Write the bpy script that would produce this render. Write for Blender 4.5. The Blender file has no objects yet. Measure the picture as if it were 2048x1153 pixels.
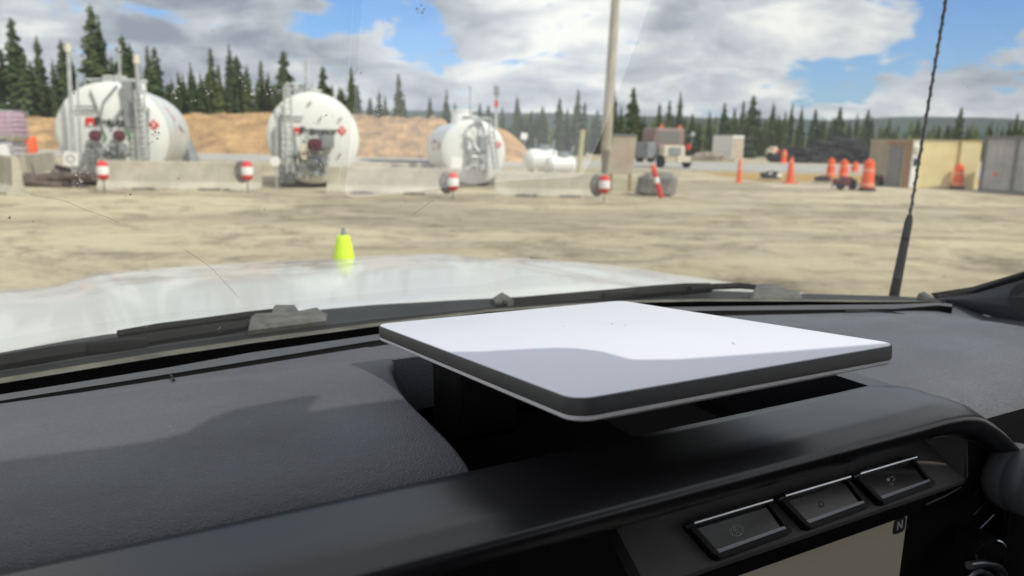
import bpy, bmesh, math, random
from mathutils import Vector, Matrix, Euler
PI = math.pi
R_ = math.radians
random.seed(7)
sc = bpy.context.scene
COL = sc.collection

# ------------------------------------------------------------------ camera, sky, sun, exposure
FPX, PITCH, ROLL, YAW, EYE = 1480.0, R_(11.1), R_(1.2), R_(29), 1.75
cF = Vector((0, math.cos(PITCH), -math.sin(PITCH)))
_r0 = Vector((1, 0, 0)); _u0 = Vector((0, math.sin(PITCH), math.cos(PITCH)))
cR = _r0 * math.cos(ROLL) + _u0 * math.sin(ROLL)
cU = -_r0 * math.sin(ROLL) + _u0 * math.cos(ROLL)
cd = bpy.data.cameras.new('camera'); cam = bpy.data.objects.new('camera', cd); COL.objects.link(cam)
m = Matrix((( cR.x, cU.x, -cF.x, 0), (cR.y, cU.y, -cF.y, 0), (cR.z, cU.z, -cF.z, EYE), (0, 0, 0, 1)))
cam.matrix_world = m
cd.sensor_width = 36; cd.lens = FPX / 2048 * 36
cd.clip_start = 0.02; cd.clip_end = 9000
cd.dof.use_dof = True; cd.dof.focus_distance = 0.52; cd.dof.aperture_fstop = 8.8
sc.camera = cam

SUN_AZ, SUN_EL = R_(128), R_(46)          # azimuth clockwise from the view direction (+Y)
sd = bpy.data.lights.new('sun', 'SUN'); sd.energy = 2.7; sd.angle = R_(0.53); sd.color = (1, .95, .87)
so = bpy.data.objects.new('sun', sd); COL.objects.link(so)
tos = Vector((math.sin(SUN_AZ) * math.cos(SUN_EL), math.cos(SUN_AZ) * math.cos(SUN_EL), math.sin(SUN_EL)))
so.rotation_euler = tos.to_track_quat('Z', 'Y').to_euler(); so.location = (30, -30, 60)
sc.view_settings.view_transform = 'Standard'; sc.view_settings.look = 'None'
sc.view_settings.exposure = 0.55; sc.view_settings.gamma = 1
sc.cycles.max_bounces = 10; sc.cycles.transparent_max_bounces = 24; sc.cycles.diffuse_bounces = 4
sc.cycles.glossy_bounces = 4; sc.cycles.volume_bounces = 0; sc.cycles.sample_clamp_indirect = 6
sc.cycles.caustics_reflective = False; sc.cycles.caustics_refractive = False

def cdir(px, py):
    return cF * FPX + cR * (px - 1024) - cU * (py - 576.5)

w = bpy.data.worlds.new('World'); sc.world = w; w.use_nodes = True
def build_world():
    nt = w.node_tree; N = nt.nodes; L = nt.links; N.clear()
    out = N.new('ShaderNodeOutputWorld'); bg = N.new('ShaderNodeBackground'); bg.inputs[1].default_value = 0.1
    sky = N.new('ShaderNodeTexSky'); sky.sky_type = 'NISHITA'; sky.sun_disc = False
    sky.sun_elevation = SUN_EL; sky.sun_rotation = SUN_AZ; sky.air_density = 1.0; sky.dust_density = .6; sky.ozone_density = 2.0
    tc = N.new('ShaderNodeTexCoord')
    sep = N.new('ShaderNodeSeparateXYZ'); L.new(tc.outputs['Generated'], sep.inputs[0])
    def mth(op, a, b=None, c=None):
        n = N.new('ShaderNodeMath'); n.operation = op
        for i, v in enumerate((a, b, c)):
            if v is None: continue
            if isinstance(v, (int, float)): n.inputs[i].default_value = v
            else: L.new(v, n.inputs[i])
        return n.outputs[0]
    zz = mth('ADD', mth('MAXIMUM', sep.outputs[2], 0.0), 0.30)
    cv = N.new('ShaderNodeCombineXYZ')
    L.new(mth('DIVIDE', sep.outputs[0], zz), cv.inputs[0]); L.new(mth('DIVIDE', sep.outputs[1], zz), cv.inputs[1])
    def noise(scale, det, rough, off, dist=0.0):
        mp = N.new('ShaderNodeMapping'); mp.inputs['Location'].default_value = off; L.new(cv.outputs[0], mp.inputs[0])
        n = N.new('ShaderNodeTexNoise'); n.inputs['Scale'].default_value = scale; n.inputs['Detail'].default_value = det
        n.inputs['Roughness'].default_value = rough; n.inputs['Distortion'].default_value = dist
        L.new(mp.outputs[0], n.inputs['Vector']); return n.outputs['Fac']
    n1 = noise(1.5, 9, .56, (3.1, 1.7, 0), .25)
    # clear patches where the blue shows through the cloud deck
    n4 = noise(5.2, 9, .6, (7.7, 2.9, 3), .5)
    cover = mth('ADD', mth('ADD', n1, 0.27), mth('MULTIPLY', mth('SUBTRACT', n4, .5), 1.5))
    for (px, py, rad, amt) in ((635, -8, 2.6, .34), (700, 14, 1.6, .2), (790, 15, 2.9, .40), (860, 82, 1.9, .34), (890, 120, 1.2, .14),
                               (1620, 172, 1.7, .26), (1690, 158, 1.7, .30), (1770, 136, 1.7, .30), (1850, 112, 1.6, .24), (1935, 62, 2.2, .34), (2000, 0, 2.6, .34),
                               (1440, 212, 1.8, .26), (1370, 205, 1.6, .16), (1900, 10, 1.8, .2), (1640, -350, 7, .25), (400, -460, 9, .3)):
        v = cdir(px, py).normalized()
        dt = N.new('ShaderNodeVectorMath'); dt.operation = 'DOT_PRODUCT'; L.new(tc.outputs['Generated'], dt.inputs[0]); dt.inputs[1].default_value = v
        mr = N.new('ShaderNodeMapRange'); mr.interpolation_type = 'SMOOTHSTEP'
        mr.inputs['From Min'].default_value = math.cos(R_(rad * 1.5)); mr.inputs['From Max'].default_value = 1.0
        mr.inputs['To Min'].default_value = 0; mr.inputs['To Max'].default_value = amt * .88; L.new(dt.outputs['Value'], mr.inputs['Value'])
        cover = mth('SUBTRACT', cover, mr.outputs[0])
    mk = N.new('ShaderNodeMapRange'); mk.interpolation_type = 'SMOOTHSTEP'
    mk.inputs['From Min'].default_value = .40; mk.inputs['From Max'].default_value = .62; L.new(cover, mk.inputs['Value'])
    # thickness of the cloud: thin bright rims, grey bellies
    n2 = noise(2.9, 8, .55, (9.4, 4.2, 1), .35); n3 = noise(.9, 3, .5, (1.4, 8.2, 2))
    thick = mth('ADD', mth('ADD', mth('MULTIPLY', n2, .50), mth('MULTIPLY', n3, .42)), mth('MULTIPLY', n4, .20))
    cr = N.new('ShaderNodeValToRGB'); L.new(thick, cr.inputs[0])
    e = cr.color_ramp.elements; e[0].position = .49; e[0].color = (1.0, .99, .97, 1); e[1].position = .68; e[1].color = (.30, .34, .42, 1)
    e2 = cr.color_ramp.elements.new(.57); e2.color = (.64, .67, .73, 1)
    sc_ = N.new('ShaderNodeVectorMath'); sc_.operation = 'SCALE'; L.new(cr.outputs[0], sc_.inputs[0]); sc_.inputs['Scale'].default_value = 7.6
    skt = N.new('ShaderNodeVectorMath'); skt.operation = 'MULTIPLY'; L.new(sky.outputs[0], skt.inputs[0]); skt.inputs[1].default_value = (.56, .78, 1.12)
    mix = N.new('ShaderNodeMix'); mix.data_type = 'RGBA'; L.new(mk.outputs[0], mix.inputs['Factor'])
    L.new(skt.outputs[0], mix.inputs['A']); L.new(sc_.outputs[0], mix.inputs['B'])
    L.new(mix.outputs['Result'], bg.inputs[0]); L.new(bg.outputs[0], out.inputs[0])
build_world()

# ------------------------------------------------------------------ materials
def new_mat(name):
    m = bpy.data.materials.new(name); m.use_nodes = True
    return m, m.node_tree.nodes, m.node_tree.links, m.node_tree.nodes['Principled BSDF']
MATS = {}
def mat(name, col, rough=.6, metal=0.0, var=0.0, vscale=4.0, bump=0.0, bscale=60.0, col2=None, spec=.5, coat=0.0, detail=5, emit=None, stretch=None):
    if name in MATS: return MATS[name]
    m, N, L, b = new_mat(name)
    b.inputs['Base Color'].default_value = (*col, 1); b.inputs['Roughness'].default_value = rough
    b.inputs['Metallic'].default_value = metal; b.inputs['Specular IOR Level'].default_value = spec
    if coat: b.inputs['Coat Weight'].default_value = coat; b.inputs['Coat Roughness'].default_value = .05
    tc = N.new('ShaderNodeTexCoord'); vec = tc.outputs['Object']
    if stretch:
        mp = N.new('ShaderNodeMapping'); mp.inputs['Scale'].default_value = stretch; L.new(vec, mp.inputs[0]); vec = mp.outputs[0]
    if var or col2:
        n = N.new('ShaderNodeTexNoise'); n.inputs['Scale'].default_value = vscale; n.inputs['Detail'].default_value = detail; n.inputs['Roughness'].default_value = .6
        L.new(vec, n.inputs['Vector'])
        r = N.new('ShaderNodeValToRGB'); L.new(n.outputs['Fac'], r.inputs[0])
        c2 = col2 if col2 else tuple(c * (1 - var) for c in col)
        c1 = col if col2 else tuple(min(1, c * (1 + var)) for c in col)
        r.color_ramp.elements[0].position = .35; r.color_ramp.elements[0].color = (*c2, 1)
        r.color_ramp.elements[1].position = .65; r.color_ramp.elements[1].color = (*c1, 1)
        L.new(r.outputs[0], b.inputs['Base Color'])
    if bump:
        n = N.new('ShaderNodeTexNoise'); n.inputs['Scale'].default_value = bscale; n.inputs['Detail'].default_value = 4; L.new(vec, n.inputs['Vector'])
        bp = N.new('ShaderNodeBump'); bp.inputs['Strength'].default_value = min(1, bump); bp.inputs['Distance'].default_value = .6 / bscale
        L.new(n.outputs['Fac'], bp.inputs['Height']); L.new(bp.outputs[0], b.inputs['Normal'])
    if emit:
        b.inputs['Emission Color'].default_value = (*emit[0], 1); b.inputs['Emission Strength'].default_value = emit[1]
    MATS[name] = m
    return m

def leather_mat(name, col, rough, scale, strength):
    m, N, L, b = new_mat(name)
    tc = N.new('ShaderNodeTexCoord')
    v = N.new('ShaderNodeTexVoronoi'); v.feature = 'DISTANCE_TO_EDGE'; v.inputs['Scale'].default_value = scale
    nz = N.new('ShaderNodeTexNoise'); nz.inputs['Scale'].default_value = scale * .55; nz.inputs['Detail'].default_value = 3
    mp = N.new('ShaderNodeMapping'); mp.inputs['Scale'].default_value = (.8, 1.15, 1); L.new(tc.outputs['Object'], mp.inputs[0])
    mx = N.new('ShaderNodeMix'); mx.data_type = 'VECTOR'; mx.inputs['Factor'].default_value = .0022
    L.new(mp.outputs[0], mx.inputs['A']); L.new(mp.outputs[0], nz.inputs['Vector']); L.new(nz.outputs['Color'], mx.inputs['B'])
    L.new(mx.outputs['Result'], v.inputs['Vector'])
    mr = N.new('ShaderNodeMapRange'); mr.inputs['From Max'].default_value = .35; L.new(v.outputs['Distance'], mr.inputs['Value'])
    ad = N.new('ShaderNodeMath'); ad.operation = 'ADD'; L.new(mr.outputs[0], ad.inputs[0]); L.new(nz.outputs['Fac'], ad.inputs[1])
    bp = N.new('ShaderNodeBump'); bp.inputs['Strength'].default_value = strength; bp.inputs['Distance'].default_value = .0009
    L.new(ad.outputs[0], bp.inputs['Height']); L.new(bp.outputs[0], b.inputs['Normal'])
    # a fine film of dust and a few lint specks
    n2 = N.new('ShaderNodeTexNoise'); n2.inputs['Scale'].default_value = 7; n2.inputs['Detail'].default_value = 6; L.new(tc.outputs['Object'], n2.inputs['Vector'])
    r = N.new('ShaderNodeValToRGB'); L.new(n2.outputs['Fac'], r.inputs[0])
    r.color_ramp.elements[0].position = .3; r.color_ramp.elements[0].color = (*[c * .85 for c in col], 1)
    r.color_ramp.elements[1].position = .7; r.color_ramp.elements[1].color = (*[c * 1.18 for c in col], 1)
    v2 = N.new('ShaderNodeTexVoronoi'); v2.inputs['Scale'].default_value = 46; L.new(tc.outputs['Object'], v2.inputs['Vector'])
    lt = N.new('ShaderNodeMath'); lt.operation = 'LESS_THAN'; lt.inputs[1].default_value = .022; L.new(v2.outputs['Distance'], lt.inputs[0])
    m2 = N.new('ShaderNodeMix'); m2.data_type = 'RGBA'; L.new(lt.outputs[0], m2.inputs['Factor']); L.new(r.outputs[0], m2.inputs['A']); m2.inputs['B'].default_value = (.35, .35, .35, 1)
    L.new(m2.outputs['Result'], b.inputs['Base Color'])
    n5 = N.new('ShaderNodeTexNoise'); n5.inputs['Scale'].default_value = 13; n5.inputs['Detail'].default_value = 8; L.new(tc.outputs['Object'], n5.inputs['Vector'])
    rr5 = N.new('ShaderNodeMapRange'); rr5.inputs['From Min'].default_value = .3; rr5.inputs['From Max'].default_value = .7; rr5.inputs['To Min'].default_value = rough - .07; rr5.inputs['To Max'].default_value = rough + .12; L.new(n5.outputs['Fac'], rr5.inputs['Value']); L.new(rr5.outputs[0], b.inputs['Roughness'])
    MATS[name] = m
    return m

M_PAD = leather_mat('grained_dash_vinyl', (.094, .095, .112), .53, 560, .62)
M_PADR = leather_mat('grained_dash_vinyl_pale', (.105, .11, .13), .47, 600, .55)
M_SATIN = mat('satin_black_trim', (.012, .012, .015), .30, bump=.05, bscale=900, var=.15, vscale=9, spec=.7)
M_DARK = mat('black_plastic', (.0035, .0035, .0042), .5, bump=.1, bscale=700, var=.2, spec=.25)
M_TRAY = mat('matt_black_tray', (.0035, .0035, .004), .95, spec=.02)
M_SHELF = mat('brown_grey_plastic', (.085, .076, .073), .6, bump=.3, bscale=1100, var=.12, vscale=20)
M_GLOSSB = mat('gloss_black', (.008, .008, .009), .12)
M_GREYT = mat('grey_trim', (.07, .072, .08), .6, bump=.2, bscale=700, var=.1, vscale=15)
M_CHROME = mat('brushed_chrome', (.6, .61, .63), .28, 1.0, var=.1, vscale=40)
M_STEELS = mat('smoked_metal', (.16, .17, .19), .3, .9)
M_RUB = mat('rubber', (.010, .010, .011), .75, spec=.25, var=.25, vscale=30, bump=.2, bscale=300)
M_COWL = mat('cowl_plastic', (.028, .030, .031), .6, spec=.3, var=.25, vscale=12, bump=.2, bscale=300)
M_HINGE = mat('dusty_hinge_cap', (.12, .12, .112), .7, var=.3, vscale=45, bump=.2, bscale=200)
M_OLIVE = mat('dusty_cowl_strip', (.135, .13, .10), .8, var=.35, vscale=22, bump=.3, bscale=150)
M_FRIT = mat('black_frit', (.002, .002, .002), .9, spec=.0)
M_HOOD = mat('white_truck_paint', (.80, .82, .805), .26, coat=.35, var=.05, vscale=2.2, detail=9)
M_CLOTH = mat('roof_lining', (.32, .32, .31), .9, bump=.2, bscale=500, var=.05)
M_DISHTOP = mat('white_dish_face', (.76, .76, .86), .45, var=.012, vscale=14)
M_DISHRIM = mat('grey_dish_rim', (.045, .046, .05), .5, bump=.04, bscale=600)
M_DISHBASE = mat('pale_dish_base', (.72, .72, .76), .5)
def add_layer(m, col, scale, lo, hi, amount, stretch=(1, 1, 1), yband=None):
    '''dirt, rust or coloured-in reflections on a painted surface: its own ragged shape over the base colour'''
    N = m.node_tree.nodes; L = m.node_tree.links; b = N['Principled BSDF']; src = b.inputs['Base Color'].links[0].from_socket
    tc = N.new('ShaderNodeTexCoord'); mp = N.new('ShaderNodeMapping'); mp.inputs['Scale'].default_value = stretch; L.new(tc.outputs['Object'], mp.inputs[0])
    n = N.new('ShaderNodeTexNoise'); n.inputs['Scale'].default_value = scale; n.inputs['Detail'].default_value = 9; n.inputs['Roughness'].default_value = .7; L.new(mp.outputs[0], n.inputs['Vector'])
    r = N.new('ShaderNodeMapRange'); r.interpolation_type = 'SMOOTHSTEP'; r.inputs['From Min'].default_value = lo; r.inputs['From Max'].default_value = hi; r.inputs['To Max'].default_value = amount; L.new(n.outputs['Fac'], r.inputs['Value']); f = r.outputs[0]
    if yband:
        sp = N.new('ShaderNodeSeparateXYZ'); L.new(tc.outputs['Object'], sp.inputs[0]); q = N.new('ShaderNodeMapRange'); q.interpolation_type = 'SMOOTHSTEP'; q.inputs['From Min'].default_value = yband[0]; q.inputs['From Max'].default_value = yband[1]; L.new(sp.outputs[1], q.inputs['Value'])
        ml = N.new('ShaderNodeMath'); ml.operation = 'MULTIPLY'; L.new(f, ml.inputs[0]); L.new(q.outputs[0], ml.inputs[1]); f = ml.outputs[0]
    mx = N.new('ShaderNodeMix'); mx.data_type = 'RGBA'; L.new(f, mx.inputs['Factor']); L.new(src, mx.inputs['A']); mx.inputs['B'].default_value = (*col, 1); L.new(mx.outputs['Result'], b.inputs['Base Color'])
add_layer(M_HOOD, (.34, .26, .20), 4.2, .46, .60, .75, yband=(1.40, 1.85))  # brown mottling near the front: dirt, with tree reflections put into the colour
M_LIME = mat('lime_plastic', (.62, .86, .02), .4, var=.06, vscale=30)

M_GROUND = None
def ground_mat():
    m, N, L, b = new_mat('packed_gravel_yard')
    tc = N.new('ShaderNodeTexCoord')
    def noise(scale, det, st=(1, 1, 1), rough=.62, rot=0, dist=0):
        mp = N.new('ShaderNodeMapping'); mp.inputs['Scale'].default_value = st; mp.inputs['Rotation'].default_value = (0, 0, rot); L.new(tc.outputs['Object'], mp.inputs[0])
        n = N.new('ShaderNodeTexNoise'); n.inputs['Scale'].default_value = scale; n.inputs['Detail'].default_value = det; n.inputs['Roughness'].default_value = rough; n.inputs['Distortion'].default_value = dist
        L.new(mp.outputs[0], n.inputs['Vector']); return n.outputs['Fac']
    a = noise(.60, 9, (.70, 1.0, 1), .70, R_(14), 1.4)      # long wheel-worn bands
    c = noise(3.4, 9, (.9, 1, 1), .78, R_(-24), 1.0)
    mx = N.new('ShaderNodeMath'); mx.operation = 'MULTIPLY_ADD'; L.new(c, mx.inputs[0]); mx.inputs[1].default_value = .62; L.new(a, mx.inputs[2])
    r = N.new('ShaderNodeValToRGB'); L.new(mx.outputs[0], r.inputs[0])
    e = r.color_ramp.elements; e[0].position = .66; e[0].color = (.235, .20, .135, 1); e[1].position = .86; e[1].color = (.55, .48, .33, 1)
    q = e.new(.75); q.color = (.41, .35, .24, 1)
    sp = N.new('ShaderNodeTexNoise'); sp.inputs['Scale'].default_value = 30; sp.inputs['Detail'].default_value = 5; L.new(tc.outputs['Object'], sp.inputs['Vector'])
    mr = N.new('ShaderNodeMapRange'); mr.inputs['From Min'].default_value = .3; mr.inputs['From Max'].default_value = .7; mr.inputs['To Min'].default_value = .82; mr.inputs['To Max'].default_value = 1.15; L.new(sp.outputs['Fac'], mr.inputs['Value'])
    ml = N.new('ShaderNodeVectorMath'); ml.operation = 'SCALE'; L.new(r.outputs[0], ml.inputs[0]); L.new(mr.outputs[0], ml.inputs['Scale'])
    bd = noise(.16, 5, (.30, 1, 1), .6, R_(4), 1.2); m3 = N.new('ShaderNodeMapRange'); m3.interpolation_type = 'SMOOTHSTEP'; m3.inputs['From Min'].default_value = .40; m3.inputs['From Max'].default_value = .60; m3.inputs['To Min'].default_value = .74; m3.inputs['To Max'].default_value = 1.06; L.new(bd, m3.inputs['Value'])
    ml2 = N.new('ShaderNodeVectorMath'); ml2.operation = 'SCALE'; L.new(ml.outputs[0], ml2.inputs[0]); L.new(m3.outputs[0], ml2.inputs['Scale']); ml = ml2
    L.new(ml.outputs[0], b.inputs['Base Color']); b.inputs['Roughness'].default_value = .95
    bp = N.new('ShaderNodeBump'); bp.inputs['Strength'].default_value = .6; bp.inputs['Distance'].default_value = .12; L.new(mx.outputs[0], bp.inputs['Height']); L.new(bp.outputs[0], b.inputs['Normal'])
    return m
M_GROUND = ground_mat()
M_ROAD = mat('grey_gravel_road', (.40, .39, .36), .95, var=.18, vscale=.5, bump=.5, bscale=4)
M_GRASSY = mat('dry_golden_verge', (.52, .31, .09), .95, col2=(.33, .23, .08), vscale=.9, bump=.8, bscale=6)
M_DIRT = mat('orange_sandy_earth', (.58, .37, .18), .95, col2=(.27, .17, .09), vscale=.35, bump=.9, bscale=1.2, detail=9)
M_DIRT2 = mat('clodded_brown_earth', (.52, .34, .18), .95, col2=(.23, .17, .12), vscale=.55, bump=1, bscale=1.6, detail=8)
M_SCRUB = mat('scrub_floor', (.05, .075, .028), .95, var=.4, vscale=.1)
M_HILL = mat('forested_hill', (.022, .045, .030), .95, var=.35, vscale=.012, detail=9)
M_CONC = mat('weathered_concrete', (.46, .43, .35), .9, var=.16, vscale=1.6, bump=.4, bscale=20)
M_CONCD = mat('dark_concrete', (.20, .195, .18), .9, var=.35, vscale=3, bump=.7, bscale=9)
M_TANKW = mat('white_tank_paint', (.70, .72, .70), .32, var=.05, vscale=1.2)
add_layer(M_TANKW, (.34, .25, .17), 1.6, .55, .75, .45, (2.2, 1, .35))
M_GALV = mat('galvanised_steel', (.48, .50, .50), .45, .4, var=.2, vscale=4)
M_GREY = mat('mid_grey_paint', (.22, .24, .25), .55, var=.2, vscale=3)
M_BLACK = mat('outdoor_black', (.02, .02, .022), .6, var=.3, vscale=3)
M_REEL = mat('dark_red_reel', (.08, .014, .022), .5, var=.3, vscale=8)
M_RED = mat('red_paint', (.62, .035, .03), .5, var=.1, vscale=4)
M_ORANGE = mat('safety_orange', (.88, .13, .035), .5, var=.08, vscale=5)
M_WHITE = mat('white_plastic', (.80, .80, .78), .5, var=.05, vscale=3)
M_GREEN = mat('green_hose', (.05, .22, .08), .6)
M_WOODP = mat('weathered_pole', (.40, .37, .30), .9, var=.3, vscale=3, stretch=(6, 6, .4), bump=.6, bscale=12)
M_BOARD = mat('bare_board', (.50, .42, .34), .85, var=.12, vscale=1.4)
M_BEIGE = mat('shade_darkened_beige', (.37, .32, .23), .7, var=.08, vscale=2)  # beige lowered so the end wall's shade is in its colour
M_YELLOW = mat('cream_yellow_steel', (.82, .72, .42), .55, var=.06, vscale=1.5)
M_BROWN = mat('brown_corner_trim', (.34, .20, .11), .7, var=.1)
M_GREYC = mat('grey_container_steel', (.42, .42, .43), .6, var=.16, vscale=1.4)
M_GDOOR = mat('grey_door', (.22, .22, .23), .6, var=.1)
M_GLASSD = mat('dark_window', (.03, .05, .08), .1)
M_PINK = mat('mauve_liquid_plastic', (.72, .45, .60), .35, var=.1, vscale=3)
M_LILAC = mat('pale_lilac_plastic', (.70, .64, .70), .45, var=.08, vscale=3)
M_CABR = mat('faded_pink_cab', (.27, .185, .17), .5, var=.15, vscale=2)
M_CREAM = mat('cream_paint', (.62, .57, .45), .5, var=.08, vscale=2)
M_LOG = mat('charred_timber', (.03, .03, .034), .9, var=.5, vscale=1.5, bump=.6, bscale=8)
M_LOGL = mat('pale_timber', (.36, .31, .25), .9, var=.3, vscale=1.5)
M_MAROON = mat('maroon_paint', (.14, .02, .03), .5, var=.2)
M_LIMEY = mat('yellow_post', (.44, .40, .20), .7, var=.1)
M_NEEDLE = mat('spruce_needles', (.125, .165, .065), .9, col2=(.06, .09, .04), vscale=.9, spec=.15)
M_NEEDLE2 = mat('spruce_needles_olive', (.165, .195, .07), .9, col2=(.08, .11, .04), vscale=.9, spec=.15)
M_BARK = mat('spruce_bark', (.10, .075, .055), .95, var=.3, vscale=3)
M_BLUE = mat('blue_fabric', (.03, .06, .24), .85, bump=.4, bscale=300, var=.2, vscale=20)
M_DKRED = mat('dark_red_fabric', (.10, .012, .02), .85)
M_ICON = mat('dim_icon_print', (.50, .49, .48), .6)
M_ICONR = mat('dim_red_icon_print', (.12, .03, .025), .6)

# ------------------------------------------------------------------ helpers
def tag(o, label=None, cat=None, group=None, kind=None):
    if label: o['label'] = label
    if cat: o['category'] = cat
    if group: o['group'] = group
    if kind: o['kind'] = kind
    return o
def empty(name, loc=(0, 0, 0), rz=0.0, **k):
    o = bpy.data.objects.new(name, None); COL.objects.link(o); o.location = loc; o.rotation_euler = (0, 0, rz); o.empty_display_size = .2
    return tag(o, **k)
def mesh(name, V, F, m, parent=None, smooth=False):
    me = bpy.data.meshes.new(name); me.from_pydata([tuple(v) for v in V], [], F); me.validate(); me.update()
    if isinstance(m, (list, tuple)):
        for q in m: me.materials.append(q)
    else: me.materials.append(m)
    if smooth: me.shade_smooth()
    o = bpy.data.objects.new(name, me); COL.objects.link(o)
    if parent: o.parent = parent
    return o
def finish(name, bm, m, parent=None, smooth=False, angle=40):
    bmesh.ops.recalc_face_normals(bm, faces=bm.faces)
    me = bpy.data.meshes.new(name); bm.to_mesh(me); bm.free()
    for q in (m if isinstance(m, (list, tuple)) else [m]): me.materials.append(q)
    if smooth:
        me.shade_smooth()
        try: me.set_sharp_from_angle(angle=R_(angle))
        except Exception: pass
    o = bpy.data.objects.new(name, me); COL.objects.link(o)
    if parent: o.parent = parent
    return o
def box(bm, c, s, rot=None, bev=0.0, mi=0):
    r = bmesh.ops.create_cube(bm, size=1)
    vs = r['verts']
    M = Matrix.Translation(c) @ (rot.to_4x4() if rot else Matrix()) @ Matrix.Diagonal((*s, 1))
    bmesh.ops.transform(bm, matrix=M, verts=vs)
    fs = set(f for v in vs for f in v.link_faces)
    for f in fs: f.material_index = mi
    if bev:
        es = set(e for v in vs for e in v.link_edges)
        bmesh.ops.bevel(bm, geom=list(es), offset=bev, segments=2, affect='EDGES', profile=.6)
def tube(bm, a, b, r1, r2=None, seg=12, mi=0):
    a = Vector(a); b = Vector(b); r2 = r1 if r2 is None else r2
    z = (b - a); L = z.length
    if L < 1e-6: return
    q = z.to_track_quat('Z', 'Y')
    r = bmesh.ops.create_cone(bm, cap_ends=True, segments=seg, radius1=r1, radius2=max(r2, 1e-5), depth=L)
    bmesh.ops.transform(bm, matrix=Matrix.Translation((a + b) / 2) @ q.to_matrix().to_4x4(), verts=r['verts'])
    for f in set(f for v in r['verts'] for f in v.link_faces): f.material_index = mi
def path_tube(bm, pts, r, seg=8, mi=0):
    pts = [Vector(p) for p in pts]; rs = r if isinstance(r, (list, tuple)) else [r] * len(pts)
    rings = []
    up = Vector((0, 0, 1))
    for i, p in enumerate(pts):
        t = (pts[min(i + 1, len(pts) - 1)] - pts[max(i - 1, 0)]).normalized()
        s = t.cross(up)
        if s.length < 1e-3: s = t.cross(Vector((1, 0, 0)))
        s.normalize(); u = s.cross(t).normalized()
        rings.append([bm.verts.new(p + (s * math.cos(2 * PI * k / seg) + u * math.sin(2 * PI * k / seg)) * rs[i]) for k in range(seg)])
    for i in range(len(rings) - 1):
        for k in range(seg):
            f = bm.faces.new((rings[i][k], rings[i][(k + 1) % seg], rings[i + 1][(k + 1) % seg], rings[i + 1][k])); f.material_index = mi
    for rg in (rings[0][::-1], rings[-1]):
        f = bm.faces.new(rg); f.material_index = mi
def lathe(bm, prof, seg=32, M=None, mi=0, close=True):
    """prof: list of (r, z)"""
    rings = []
    for r, z in prof:
        if r < 1e-6: rings.append([bm.verts.new((0, 0, z))])
        else: rings.append([bm.verts.new((r * math.cos(2 * PI * k / seg), r * math.sin(2 * PI * k / seg), z)) for k in range(seg)])
    for a, b in zip(rings, rings[1:]):
        for k in range(seg):
            k2 = (k + 1) % seg
            if len(a) == 1 and len(b) == 1: continue
            vs = (a[0], b[k2], b[k]) if len(a) == 1 else (a[k], a[k2], b[0]) if len(b) == 1 else (a[k], a[k2], b[k2], b[k])
            f = bm.faces.new(vs); f.material_index = mi
    if M is not None: bmesh.ops.transform(bm, matrix=M, verts=[v for r in rings for v in r])
def grid_mesh(name, rows, m, parent=None, smooth=True, cyc=False):
    V = [p for r in rows for p in r]; n = len(rows[0]); F = []
    for i in range(len(rows) - 1):
        for k in range(n - 1): F.append((i * n + k, i * n + k + 1, (i + 1) * n + k + 1, (i + 1) * n + k))
    return mesh(name, V, F, m, parent, smooth)
def interp(poly, x):
    if x <= poly[0][0]: a, b = poly[0], poly[1]
    elif x >= poly[-1][0]: a, b = poly[-2], poly[-1]
    else:
        for a, b in zip(poly, poly[1:]):
            if a[0] <= x <= b[0]: break
    t = (x - a[0]) / (b[0] - a[0]); return [a[i] + (b[i] - a[i]) * t for i in range(1, len(a))]
def sstep(a, b, x):
    t = max(0, min(1, (x - a) / (b - a))); return t * t * (3 - 2 * t)
def dup(root, loc=None, rz=None, **k):
    r = root.copy(); COL.objects.link(r)
    if loc is not None: r.location = loc
    if rz is not None: r.rotation_euler = (0, 0, rz)
    tag(r, **k)
    for ch in root.children:
        c = ch.copy(); COL.objects.link(c); c.parent = r
        for g in ch.children:
            d = g.copy(); COL.objects.link(d); d.parent = c
    return r
# measured sight lines -> world / truck coordinates
tH = Vector((-math.sin(YAW), math.cos(YAW), 0)); tR = Vector((math.cos(YAW), math.sin(YAW), 0))
def TR(P): return Vector((P.dot(tR), P.dot(tH), P.z))
def tz(px, py, z): v = cdir(px, py); return TR(v * (z / v.z))
def ty(px, py, y): v = cdir(px, py); return TR(v * (y / v.dot(tH)))
def gd(px, py, z=0.0):
    v = cdir(px, py); return Vector((0, 0, EYE)) + v * ((z - EYE) / v.z)
def at(px, py, Y): v = cdir(px, py); return Vector((0, 0, EYE)) + v * (Y / v.y)
def hor(px): return 286 + (px - 1024) * .021

# ================================================================== THE TRUCK
truck = empty('pickup_truck', (0, 0, EYE), YAW, label='white pickup truck seen from its own cab, with black dashboard, windshield and wide hood', cat='pickup truck')
XC = .43

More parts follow.
